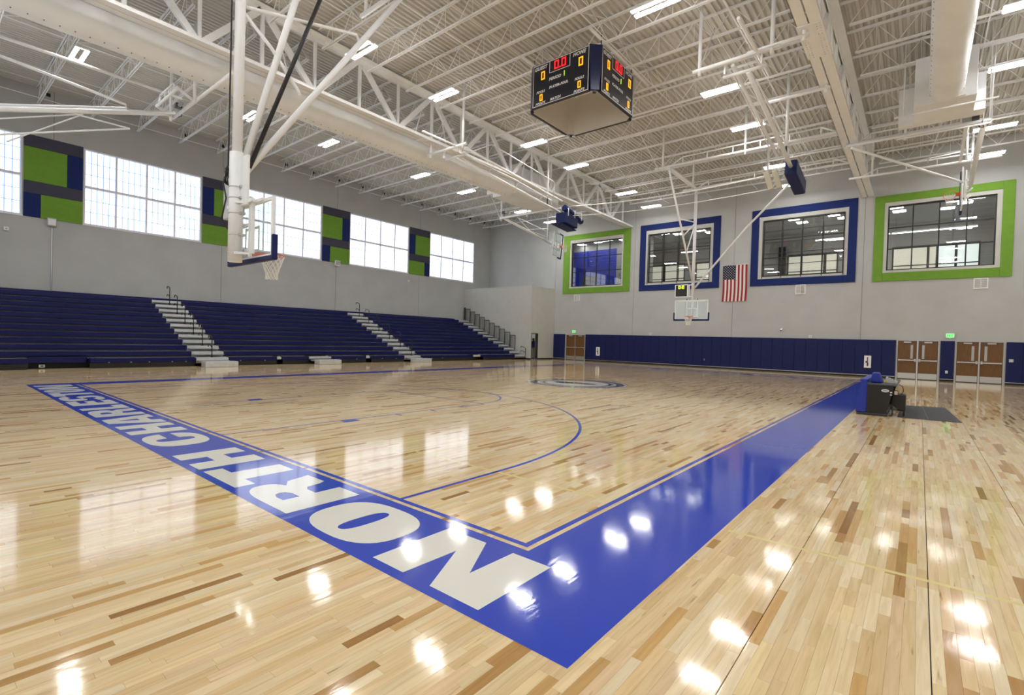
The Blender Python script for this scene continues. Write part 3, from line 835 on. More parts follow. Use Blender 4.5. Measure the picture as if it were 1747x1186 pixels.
def build_lights():
    xs = [-2.5, 0.75, 6.42, 10.05, 15.80, 19.55, 25.35, 29.05]
    rows = [(20.33, 'row over the bleachers'), (12.18, 'row left of the scoreboard'), (3.71, 'row right of the scoreboard'),
            (-4.30, 'row past the right girder'), (-11.6, 'row along the right wall')]
    nth = ['eighth', 'seventh', 'sixth', 'fifth', 'fourth', 'third', 'second', 'first']
    proto = None; z = 10.72
    for y, rn in rows:
        for i, x in enumerate(xs):
            lab = f'hanging twin-strip light, {nth[i]} from the far wall in the {rn}'
            if proto is None:
                t = thing('ceiling_light', lab, 'ceiling light', (x, y, z), 'hanging twin-strip lights'); proto = t
                h = MB(); h.box(x-.19, x+.19, y-.56, y-.50, z+.14, z+.17); h.box(x-.19, x+.19, y+.50, y+.56, z+.14, z+.17)
                for s_ in (-1, 1): h.box(x+s_*.13-.055, x+s_*.13+.055, y-.66, y+.66, z+.10, z+.14)
                h.build('housing', 'white', t)
                for s_ in (-1, 1):
                    MB().box(x+s_*.13-.05, x+s_*.13+.05, y-.63, y+.63, z+.079, z+.097).build('tube', 'tube', t)
                w_ = MB()
                for s_ in (-1, 1): w_.tube((x, y+s_*.5, z+.14), (x, y+s_*.5, ZD-.02), .005, 4)
                w_.build_each('hanger_wire', 'steel', t)
            else: copy_tree(proto, (x, y, z), lab)
build_lights()

def build_ducts():
    def cyl(t, name, x0, x1, y, z, r, holes):
        m = MB(); n = 40; vs = []; fs = []; sx = [x0 + (x1-x0)*i/24 for i in range(25)]
        for x in sx:
            for k in range(n):
                a = 2*math.pi*k/n; vs.append((x, y+r*math.cos(a), z+r*math.sin(a)))
        for i in range(24):
            for k in range(n): fs.append((i*n+k, (i+1)*n+k, (i+1)*n+(k+1) % n, i*n+(k+1) % n))
        m.add(vs, fs, True); m.add([vs[k] for k in range(n)], [tuple(range(n))]); m.add([vs[24*n+k] for k in range(n)], [tuple(reversed(range(n)))])
        m.build(name, 'duct', t)
        hm = MB()
        x = x0+.15
        while x < x1-.1:
            for a in holes:
                c, s_ = math.cos(a), math.sin(a); p = V((x, y+r*c, z+r*s_)); d = V((0, c, s_))
                hm.tube(p-d*.01, p+d*.004, .019, 6)
            x += .32
        o = hm.build('air_holes', 'dark', t); o['kind'] = 'stuff'
        sm = MB()
        for i in range(1, 12):
            xx = x0 + (x1-x0)*i/12
            sm.add(*ringband(xx, y, z, r+.004), True)
        sm.build_each('seam_band', 'duct', t)
    def ringband(x, y, z, r, w=.03, n=32):
        vs = []; fs = []
        for k in range(n):
            a = 2*math.pi*k/n
            vs += [(x-w/2, y+r*math.cos(a), z+r*math.sin(a)), (x+w/2, y+r*math.cos(a), z+r*math.sin(a))]
        for k in range(n): q = (k+1) % n; fs.append((2*k, 2*k+1, 2*q+1, 2*q))
        return vs, fs
    t = thing('air_duct', 'long round white air duct beside the left girder', 'air duct', (6, 16.42, 10.35))
    cyl(t, 'duct_tube', XB+.1, 18.88, 16.42, 10.35, .60, (math.radians(-60), math.radians(-105)))
    u = thing('air_handler', 'white box air unit at the far end of the long left duct', 'air unit', (20.8, 16.5, 10.0))
    MB().box(18.9, 23.2, 15.75, 17.5, 9.85, 11.45).build('cabinet', 'duct', u, .02); MB().box(18.95, 19.3, 17.5, 18.0, 10.1, 11.2).build('flange', 'white', u)
    MB().box(19.6, 21.9, 15.72, 15.75, 10.0, 11.3).build('access_door', 'duct', u, .01)
    t = thing('air_duct', 'short round white air duct at the upper right, right of the right girder', 'air duct', (8, -2.62, 10.35))
    cyl(t, 'duct_tube', 1.0, 18.9, -2.62, 10.30, .46, (math.radians(-25), math.radians(205)))
    u = thing('air_handler', 'white box air unit behind the short right duct', 'air unit', (20, -2.5, 9.6))
    MB().box(19.0, 20.79, -3.38, -1.78, 9.93, 11.55).build('cabinet', 'duct', u, .02)
    MB().box(20.8, 21.4, -3.70, -1.30, 10.05, 11.35).build('rear_cabinet', 'duct', u, .02)
    MB().box(18.9, 19.0, -3.10, -2.14, 9.95, 10.78).build('collar', 'duct', u)
    h = MB()
    for x, y in ((19.1, -1.5), (19.1, -3.7), (21.4, -1.5), (21.4, -3.7)): h.tube((x, y, 9.72), (x, y, ZD), .02, 6)
    h.bar((19.1, -1.25, 9.72), (19.1, -3.9, 9.72), .05, .05); h.bar((21.4, -1.25, 9.72), (21.4, -3.9, 9.72), .05, .05)
    h.build_each('hanger_frame', 'white', u)
    t = thing('sprinkler_pipe', 'thin white sprinkler pipe running under the deck left of the scoreboard', 'pipe', (12, 10.5, 11.9))
    m = MB(); m.tube((XB, 10.5, 11.85), (XF-.1, 10.5, 11.85), .028, 8); m.build('pipe', 'white', t)
    m = MB()
    for i in range(12): m.tube((-4+i*3.0, 10.5, 11.83), (-4+i*3.0, 10.5, 11.72), .014, 6); m.tube((-4+i*3.0, 10.5, 11.72), (-4+i*3.0, 10.5, 11.70), .03, 8)
    m.build_each('sprinkler_head', 'steel', t)
    t = thing('sprinkler_pipe', 'thin white sprinkler pipe running under the deck right of the scoreboard', 'pipe', (12, 2.6, 11.9))
    m = MB(); m.tube((XB, 2.6, 11.75), (XF-.1, 2.6, 11.75), .032, 8); m.build('pipe', 'white', t)
    m = MB()
    for i in range(12): m.tube((-3+i*3.0, 2.6, 11.73), (-3+i*3.0, 2.6, 11.62), .014, 6); m.tube((-3+i*3.0, 2.6, 11.62), (-3+i*3.0, 2.6, 11.60), .03, 8)
    m.build_each('sprinkler_head', 'steel', t)
build_ducts()

# ------------------------------------------------------------------ scoreboard
SEG = {'0': 'abcdef', '1': 'bc'}
def digit(mb, ch, c, right, up, out, w_, h_, t):
    c, right, up, out = V(c), V(right), V(up), V(out)
    segs = {'a': (0, h_/2, 1), 'd': (0, -h_/2, 1), 'g': (0, 0, 1), 'b': (w_/2, h_/4, 0), 'c': (w_/2, -h_/4, 0), 'e': (-w_/2, -h_/4, 0), 'f': (-w_/2, h_/4, 0)}
    for s_ in SEG[ch]:
        x, y, hor = segs[s_]
        mb.obox(c + right*x + up*y, right, up, out, (w_/2+t/2 if hor else t/2), (t/2 if hor else h_/4-t*.12), .006)
def build_scoreboard():
    cx, cy, h = 12.83, 7.72, 1.47; z0, z1 = 9.88, 11.38; ch = .30
    t = thing('scoreboard', 'four-sided navy hanging scoreboard showing 0.0', 'scoreboard', (cx, cy, z0))
    faces = [(V((-1, 0, 0)), V((0, -1, 0))), (V((0, -1, 0)), V((1, 0, 0))), (V((1, 0, 0)), V((0, 1, 0))), (V((0, 1, 0)), V((-1, 0, 0)))]
    up = V((0, 0, 1)); C = V((cx, cy, (z0+z1)/2)); hw = h-ch; hh = (z1-z0)/2
    for out, right in faces:
        P = lambda a, b, d=0.0: C + out*(h+d) + right*a + up*b
        panel = MB().obox(C + out*(h-.06), right, up, out, hw, hh, .06).build('display_panel', 'sbface', t)
        MB().obox(C + out*(h-.13), right, up, out, hw, hh, .008).build('back_sheet', 'beige', panel)
        b = MB()
        for a, bb, wa, wb in ((0, hh-.03, hw-.02, .010), (0, -hh+.03, hw-.02, .010), (hw-.03, 0, .010, hh-.03), (-hw+.03, 0, .010, hh-.03),
                              (-.02, .31, .42, .010), (-.44, .515, .010, .205), (.40, .515, .010, .205)):
            b.obox(P(a, bb, .003), right, up, out, wa, wb, .004)
        b.build('white_border', 'print', panel)
        tx = MB()
        for s_, a, bb, hgt in (('GUEST', -.80, .60, .135), ('HOME', .78, .61, .135), ('PERIOD', -.20, .09, .11), ('PLAYER-FOUL', -.04, -.20, .095),
                               ('FOULS', -.80, -.24, .09), ('FOULS', .80, -.24, .09), ('POINTS', -.80, -.65, .09), ('POINTS', .80, -.65, .09), ('MATCH', -.16, -.63, .095)):
            put_text(tx, s_, P(a, bb, .006), right, up, hgt, 0.045, 0.25)
        tx.build_each('lettering', 'print', panel)
        d = MB(); digit(d, '0', P(-.15, .52, .008), right, up, out, .14, .25, .04); digit(d, '0', P(.15, .52, .008), right, up, out, .14, .25, .04)
        d.obox(P(0, .40, .008), right, up, out, .022, .022, .006)
        d.build('clock_digits', 'led_red', panel)
        d = MB(); digit(d, '0', P(-.72, .31, .008), right, up, out, .12, .25, .035); digit(d, '0', P(.84, .31, .008), right, up, out, .13, .25, .04)
        digit(d, '0', P(-.78, -.45, .008), right, up, out, .09, .20, .030); digit(d, '0', P(.80, -.45, .008), right, up, out, .09, .20, .030)
        d.build('score_digits', 'led_amber', panel)
        d = MB(); digit(d, '1', P(.14, .12, .008), right, up, out, .09, .18, .02); d.build('period_digit', 'led_green', panel)
    for sx, sy in ((-1, -1), (1, -1), (1, 1), (-1, 1)):
        n = V((sx, sy, 0)).normalized(); r = V((-sy, sx, 0)).normalized()
        w0, w1 = .155, .225; base = V((cx+sx*(h-ch/2-.01), cy+sy*(h-ch/2-.01), 0))
        p = MB(); a = [base - r*w0 + up*(z0+.02), base + r*w0 + up*(z0+.02), base + r*w1 + up*(z1+.02), base - r*w1 + up*(z1+.02)]
        p.prism([q - n*.07 for q in a], n*.10); cpn = p.build('corner_panel', 'sbnavy', t, .012)
        MB().prism([q - n*.085 for q in a], n*.012).build('back_sheet', 'beige', cpn)
        MB().obox(base + up*(z0-.03) - n*.02, r, n, up, .05, .05, .03).build_each('corner_cap', 'black', t)
    m = MB()
    for sx in (-1, 1):
        for sy in (-1, 1):
            x, y = cx+sx*(h-.35), cy+sy*(h-.08)
            m.tube((x, y, z1), (x, y, ZD-.6), .008, 5)
            for i in range(8): m.obox((x, y, z1+.06*i+.02), (1, 0, 0), (0, 1, 0), (0, 0, 1), .016, .016, .018)
    m.build('hanging_chain', 'dark', t)
    for y in (cy-h+.08, cy+h-.08):
        MB().tube((cx-1.9, y, ZD-.66), (cx+2.6, y, ZD-.66), .05, 10).build('support_pipe', 'white', t)
build_scoreboard()

# ------------------------------------------------------------------ basketball goals
def net_mesh(c, axis, r0=.225, L=.46):
    axis = V(axis).normalized(); a = axis.cross(V((0, .3, 1)) if abs(axis.z) < .9 else V((1, 0, 0))).normalized(); b = axis.cross(a)
    m = MB(); n = 12; lv = 7
    P = lambda i, k: V(c) + axis*(L*i/lv) + (a*math.cos(2*math.pi*(k+.5*(i % 2))/n) + b*math.sin(2*math.pi*(k+.5*(i % 2))/n))*(r0*(1-.52*min(1, i/(lv*.75))**1.0 + .06*max(0, i/lv-.75)))
    for i in range(lv):
        for k in range(n):
            p = P(i, k)
            for q in (P(i+1, k), P(i+1, k-1 if i % 2 == 0 else k+1)): m.tube(p, q, .0065, 4, cap=False)
    return m
def board(t, C, n, u, w, net_axis, shot_ring=True, tall=1.07):
    """backboard with frame, pad, rim; C = bottom centre of the glass front, n facing, u sideways, w up"""
    C, n, u, w = V(C), V(n).normalized(), V(u).normalized(), V(w).normalized(); W2 = .915
    P = lambda a, b, c: C + n*a + u*b + w*c
    g = MB().obox(P(-.008, 0, tall/2), u, w, n, W2-.03, tall/2-.03, .006).build('backboard_glass', 'glass', t)
    f = MB()
    for b, c, hb, hc in ((0, tall-.025, W2, .028), (0, .025, W2, .028), (W2-.028, tall/2, .028, tall/2), (-W2+.028, tall/2, .028, tall/2)):
        f.obox(P(-.02, b, c), u, w, n, hb, hc, .025)
    f.build('backboard_frame', 'white', t)
    q = MB()
    for b, c, hb, hc in ((0, .60, .305, .025), (0, .17, .305, .025), (.28, .385, .025, .24), (-.28, .385, .025, .24)):
        q.obox(P(.001, b, c), u, w, n, hb, hc, .002)
    q.build('target_square', 'print', t)
    p = MB(); p.obox(P(-.015, 0, -.02), u, w, n, W2+.06, .045, .05)
    for s_ in (-1, 1): p.obox(P(-.015, s_*(W2+.03), .19), u, w, n, .035, .20, .05)
    p.build('edge_pad', 'navy', t, .02)
    r = MB(); rc = P(.38, 0, .15); k = 28
    r.path([rc + n*.2286*math.cos(2*math.pi*i/k) + u*.2286*math.sin(2*math.pi*i/k) for i in range(k+1)], .0115, 8)
    r.obox(P(.075, 0, .135), u, w, n, .07, .02, .075); r.obox(P(.012, 0, .11), u, w, n, .09, .07, .012)
    for s_ in (-1, 1): r.bar(P(.03, s_*.06, .06), P(.20, s_*.10, .145), .014, .014)
    rim = r.build('rim', 'orange', t)
    net_mesh(rc - w*.012, net_axis).build('net', 'net', rim)
    s2 = MB()
    for sgn in (-1, 1):
        s2.bar(P(-.16, sgn*.30, .02), P(-.16, sgn*.30, tall+.05), .06, .05, n)
    for c in (.15, .62, tall-.06): s2.bar(P(-.14, -.75, c), P(-.14, .75, c), .05, .05) if c > .9 else s2.bar(P(-.14, -.36, c), P(-.14, .36, c), .05, .05)
    for sgn in (-1, 1):
        for c in (.08, tall-.06): s2.bar(P(-.16, sgn*.30, c), P(-.36, sgn*.12, c), .04, .04)
    s2.build('back_bracket', 'white', t)
    return P
def build_near_goal():
    t = thing('basketball_goal', 'near basketball goal seen from behind on its thick white mast', 'basketball goal', (1.0, 7.62, 2.9), 'ceiling-hung basketball goals')
    P = board(t, (1.22, 7.66, 2.91), (1, 0, 0), (0, 1, 0), (0, 0, 1), (0, 0, -1))
    x, y = .92, 7.66
    MB().tube((x, y, 2.84), (x, y, 4.85), .122, 20).build('mast_sleeve', 'white', t)
    MB().tube((x, y, 4.0), (x+.03, y, 11.3), .088, 20).build('mast', 'white', t)
    m = MB()
    for z in (3.0, 3.32, 3.72, 4.0, 4.2): m.tube((x, y, z), (x, y, z+.02), .128, 20); m.obox((x+.05, y-.15, z+.01), (1, 0, 0), (0, 1, 0), (0, 0, 1), .05, .03, .02)
    m.build_each('mast_clamp', 'steel', t)
    m = MB()
    for z in (3.02, 3.55, 3.92): m.bar((x, y, z), (1.10, 7.66, z), .06, .05)
    m.bar((1.0, 7.12, 3.93), (1.0, 8.2, 3.93), .06, .06); m.bar((1.05, 7.25, 2.98), (1.05, 7.25, 3.95), .07, .05); m.bar((1.05, 8.07, 2.98), (1.05, 8.07, 3.95), .07, .05)
    m.build_each('support_arm', 'white', t)
    MB().box(.95, 1.0, 7.28, 7.60, 3.86, 4.76).build('cover_plate', 'white', t, .01)
    MB().box(1.0, 1.10, 7.72, 8.46, 3.74, 4.68).build('shot_clock_back', 'grey_plastic', t, .01)
    MB().tube((.95, y, 4.35), (4.9, y, 10.2), .062, 14).build('front_brace', 'white', t)
    MB().tube((.90, y, 4.15), (2.75, y, 11.2), .062, 14).build('rear_brace', 'white', t)
    MB().tube((1.12, y-.05, 4.62), (3.2, y-.05, 10.6), .04, 12).build('lock_strut', 'black', t)
    MB().path([(x+.02, y, 7.55), (2.1, y, 7.86), (3.35, y, 8.20), (3.42, y, 8.08)], .034, 8).build_each('tie_bar', 'white', t)
    MB().path([(x+.02, y, 7.5), (1.5, y, 7.05), (2.05, y, 6.45), (2.1, y, 6.36)], .034, 8).build_each('tie_bar', 'white', t)
    MB().path([(x-.13, y+.04, 11), (x-.12, y+.04, 7), (x-.13, y+.04, 4.6), (x-.2, y+.06, 4.25), (x-.14, y+.08, 4.0), (x-.22, y+.06, 3.6), (x-.06, y+.18, 3.45)], .014, 6).build('cable', 'cable', t)
    m = MB(); rr = random.Random(4)
    for i in range(5):
        q = [(x-.13+rr.uniform(-.05, .03), y+.06+rr.uniform(-.04, .08), 4.55-.06*k+rr.uniform(-.02, .02)) for k in range(6)]
        m.path(q, .012, 5)
    m.build('cable_bundle', 'cable', t)
    m = MB(); m.tube((x+.03, y-2.2, 11.3), (x+.03, y+2.2, 11.3), .06, 12); m.tube((4.9, y-2.2, 10.25), (4.9, y+2.2, 10.25), .06, 12)
    for yy in (-2, 2): m.tube((x+.03, y+yy, 11.3), (x+.03, y+yy, ZD-.1), .05, 10); m.tube((4.9, y+yy, 10.25), (4.9, y+yy, ZD-.1), .05, 10)
    m.build_each('header_pipe', 'white', t)
build_near_goal()
def build_far_goal():
    t = thing('basketball_goal', 'far hanging basketball goal facing the camera below the shot clock', 'basketball goal', (24.6, 7.6, 2.9), 'ceiling-hung basketball goals')
    board(t, (24.38, 7.56, 2.91), (-1, 0, 0), (0, -1, 0), (0, 0, 1), (0, 0, -1))
    x, y = 24.66, 7.60
    MB().tube((x, y, 3.95), (x, y, 10.12), .085, 16).build('mast', 'white', t)
    MB().tube((x, y, 2.95), (x, y, 4.0), .06, 12).build('mast_sleeve', 'white', t)
    MB().bar((20.75, y, 10.16), (x, y, 10.10), .13, .12).build('top_beam', 'white', t)
    MB().tube((20.8, y, 10.1), (x-.05, y, 4.95), .05, 10).build('front_brace', 'white', t)
    m = MB(); m.tube((22.3, y, 8.0), (x, y, 8.3), .034, 8); m.tube((22.9, y, 7.2), (x, y, 8.25), .034, 8); m.tube((23.45, y, 6.4), (x, y, 8.2), .034, 8); m.build_each('tie_bar', 'white', t)
    MB().path([(x+.1, y-.05, 4.68), (24.9, 5.1, 7.62), (24.85, 5.0, 7.72), (24.8, 2.6, 10.1)], .052, 10).build('side_brace', 'white', t)
    sc = MB().box(24.45, 24.56, 7.82, 8.50, 4.18, 4.84).build('shot_clock', 'black', t, .01); sc['label'] = 'black shot clock showing two zeros in a white frame'
    X = 24.445; n, r, u = (-1, 0, 0), (0, -1, 0), (0, 0, 1)
    m = MB()
    for q in ((7.80, 8.52, 4.82, 4.86), (7.80, 8.52, 4.16, 4.20), (7.80, 7.84, 4.16, 4.86), (8.48, 8.52, 4.16, 4.86)): m.box(24.43, 24.57, *q)
    m.build('clock_frame', 'white', sc)
    m = MB(); digit(m, '0', (X, 8.27, 4.71), r, u, n, .08, .14, .035); digit(m, '0', (X, 8.07, 4.71), r, u, n, .08, .14, .035); m.obox((X, 8.17, 4.74), r, u, n, .012, .012, .004); m.obox((X, 8.17, 4.67), r, u, n, .012, .012, .004)
    m.build('clock_digits', 'led_lime', sc)
    m = MB(); m.bar((24.55, 7.55, 4.83), (24.55, 8.5, 4.83), .05, .05); m.bar((24.55, 7.55, 4.19), (24.55, 7.86, 4.19), .05, .05); m.bar((24.55, 7.76, 4.17), (24.55, 7.76, 4.85), .05, .05)
    m.build('clock_bracket', 'white', t)
    m = MB()
    for sx in (-1, 1): m.tube((24.5, 7.56+sx*.30, 3.97), (24.5, 7.56+sx*.30, 4.06), .025, 8)
    m.build_each('bracket_pin', 'dark', t)
    m = MB()
    for xx, zz in ((20.75, 10.25), (24.55, 10.12)):
        m.tube((xx, 8.3, zz), (xx, .35, zz), .056, 12)
        m.tube((xx, 6.9, zz+.32), (xx, 1.2, zz+.32), .032, 8)
        for e0, e1 in ((7.5, 6.9), (.6, 1.2)): m.tube((xx, e0, zz), (xx, e1, zz+.32), .032, 8)
        for i in range(6): m.tube((xx, 1.2+5.7*i/5, zz), (xx, 1.2+5.7*i/5, zz+.32), .028, 6)
    m.build('header_truss', 'white', t)
    m = MB()
    for xx, yy, zz in ((20.75, 7.9, 10.2), (20.75, 4.1, 10.2), (24.55, 7.75, 10.1), (24.55, 4.0, 10.1)): m.tube((xx, yy, zz-.12), (xx, yy, ZD-.1), .05, 10)
    m.tube((20.75, 8.1, 10.15), (19.3, 8.6, ZD-.5), .022, 6); m.tube((20.75, 7.9, 10.25), (22.6, 7.9, ZD-.5), .02, 6)
    m.build_each('hanger_post', 'white', t)
build_far_goal()

def build_side_goal(label, x0, y, zh, x1, z1, sg, facing, near_pipe):
    """goal swung up sideways: mast from the header at x0 to the board at x1, inside a vertical plane along the hall"""
    t = thing('basketball_goal', label, 'basketball goal', (x0, y, zh), 'ceiling-hung basketball goals')
    d = V((x1-x0, 0, z1-zh)).normalized(); u = V((-d.z, 0, d.x))
    n = V((0, facing, 0)); A = V((x0, y, zh)); E = V((x1, y, z1))
    MB().tube(A, E, .085, 14).build('mast', 'white', t)
    MB().tube(E-d*.5, E+d*.9, .06, 12).build('mast_sleeve', 'white', t)
    C = E + d*1.25 + n*.28
    board(t, C, n, u, -d, (V((0, 0, -1))+d*.5).normalized())
    for s_ in (.25, .75):
        MB().bar(E + d*(s_+.1), C - d*(1.15-s_) - n*.15, .05, .05).build_each('support_arm', 'white', t)
    L = (E-A).length
    MB().path([A + d*L*.30 + u*.55, A + d*L*.58 + u*.06], .03, 8).build_each('tie_bar', 'white', t)
    MB().path([A + d*L*.30 + u*.55, A + d*L*.97 + u*.75*(1 if u.z > 0 else 1)], .03, 8).build_each('tie_bar', 'white', t)
    MB().path([A + d*L*.52 + u*.10, A + d*L*.95 + u*.30], .022, 8).build_each('tie_bar', 'white', t)
    MB().path([A + d*L*.52 + u*.10, A + d*L*.92 + u*.95], .022, 8).build_each('tie_bar', 'white', t)
    px = A + d*(L*.95)
    MB().tube((px.x, y, px.z+.1), (px.x, y, ZD-.4), .05, 10).build('hoist_post', 'white', t)
    MB().tube((px.x+.05, y-.02, px.z+.1), (px.x+.05, y-.02, px.z+.85), .03, 8).build('lock_strut', 'black', t)
    # header pipe along the hall's width with its truss
    ya, yb = near_pipe
    m = MB(); zz = zh-.13 if facing < 0 else zh+.08
    m.tube((x0, ya, zz), (x0, yb, zz), .058, 12)
    yfull = yb
    if facing < 0: yb = 17.75        # the upper truss stops short of the air duct
    m.tube((x0+.55*sg, ya, zz+.22), (x0+.55*sg, yb, zz+.22), .05, 12)
    s0, s1 = ya+(yb-ya)*.18, ya+(yb-ya)*.82
    m.tube((x0+.55*sg, s0, zz+.52), (x0+.55*sg, s1, zz+.52), .03, 8)
    for a, b in ((ya+(yb-ya)*.08, s0), (yb-(yb-ya)*.08, s1)): m.tube((x0+.55*sg, a, zz+.22), (x0+.55*sg, b, zz+.52), .03, 8)
    for i in range(4):
        yy = s0+(s1-s0)*i/3; m.tube((x0+.55*sg, yy, zz+.22), (x0+.55*sg, yy, zz+.52), .024, 6)
    m.bar((x0, yb, zz-.06), (x0+.6*sg, yb, zz+.26), .07, .07); m.bar((x0, ya, zz-.06), (x0+.6*sg, ya, zz+.26), .07, .07)
    m.build('header_truss', 'white', t)
    m = MB()
    for yy in (ya, (ya+yfull)/2+.25): m.tube((x0+.1*sg, yy, zz-.15), (x0+.1*sg, yy, ZD-.1), .05, 10)
    m.tube((x0, ya, zz), (x0-1.5*sg, ya+.05, ZD-.5), .02, 6)
    m.build_each('hanger_post', 'white', t)
    MB().box(x0-.05, x0+.15, y+.12*facing, y+.32*facing, zh+.16, zh+.32).build('winch', 'dark', t)
    mo = MB(); mo.tube((x0+.05, y+.33*facing, zh+.24), (x0+.05, y+.58*facing, zh+.24), .07, 10); mo.build('winch_motor', 'grey_plastic', t)
    m = MB(); m.path([(x0+.15, y+.2*facing, zh+.2), (x0+.2, y+.1*facing, zh-.05), (x0+.05, y, zh-.14), (x0-.1, y+.05*facing, zh+.05)], .014, 6); m.build('cable', 'cable', t)
    return t
build_side_goal('side basketball goal swung up beside the left girder near the far corner', 22.5, 19.95, 9.82, 28.25, 9.02, 1, -1, (20.0, 15.1))
build_side_goal('side basketball goal swung up at the upper left, only its mast in view', 3.48, 19.9, 9.74, -1.7, 8.0, -1, -1, (20.0, 14.6))
def upper_left_pipes():
    t = [o for o in bpy.data.objects if o.get('label', '').startswith('side basketball goal swung up at the upper left')][0]
    MB().tube((3.73, 20, 10.43), (-5.8, 20, 10.43), .055, 12).build('long_pipe', 'white', t)
    MB().path([(-5.2, 20, 10.9), (-1.14, 20, 9.84), (2.0, 20, 9.55), (2.02, 20, 9.42), (-1.1, 20, 8.35), (-3, 20, 7.7)], .045, 10).build('tie_bar', 'white', t)
upper_left_pipes()
build_side_goal('side basketball goal swung up at the right, rim before the green window', 21.5, -3.72, 9.78, 27.0, 9.05, 1, 1, (-3.9, .4))

def right_goal_extras():
    t = [o for o in bpy.data.objects if o.get('label', '').startswith('side basketball goal swung up at the right')][0]
    MB().tube((21.4, .2, 9.72), (27.3, -3.5, 9.2), .05, 10).build('side_brace', 'white', t)
    MB().tube((24.0, -1.35, 9.5), (25.9, -3.3, 10.2), .024, 8).build('tie_bar', 'white', t)
    MB().tube((22.0, -2.6, 10.3), (25.2, -2.2, 9.75), .022, 8).build('tie_bar', 'white', t)
    m = MB(); x, z = 25.9, 9.75
    m.tube((x, .7, z), (x, -4.6, z), .052, 10); m.tube((x, -.4, z+.3), (x, -3.6, z+.3), .03, 8)
    for a, b in ((.2, -.4), (-4.2, -3.6)): m.tube((x, a, z), (x, b, z+.3), .03, 8)
    for i in range(4): m.tube((x, -.4-3.2*i/3, z), (x, -.4-3.2*i/3, z+.3), .024, 6)
    m.build('rear_header_truss', 'white', t)
    MB().bar((22.0, -3.3, 10.2), (25.9, -3.3, 9.8), .10, .06).build('link_bar', 'white', t)
    for y, zz in ((-3.5, 9.8), (-.2, 9.8)): MB().tube((x, y, zz), (x, y, ZD-.1), .045, 10).build('hanger_post', 'white', t)
right_goal_extras()

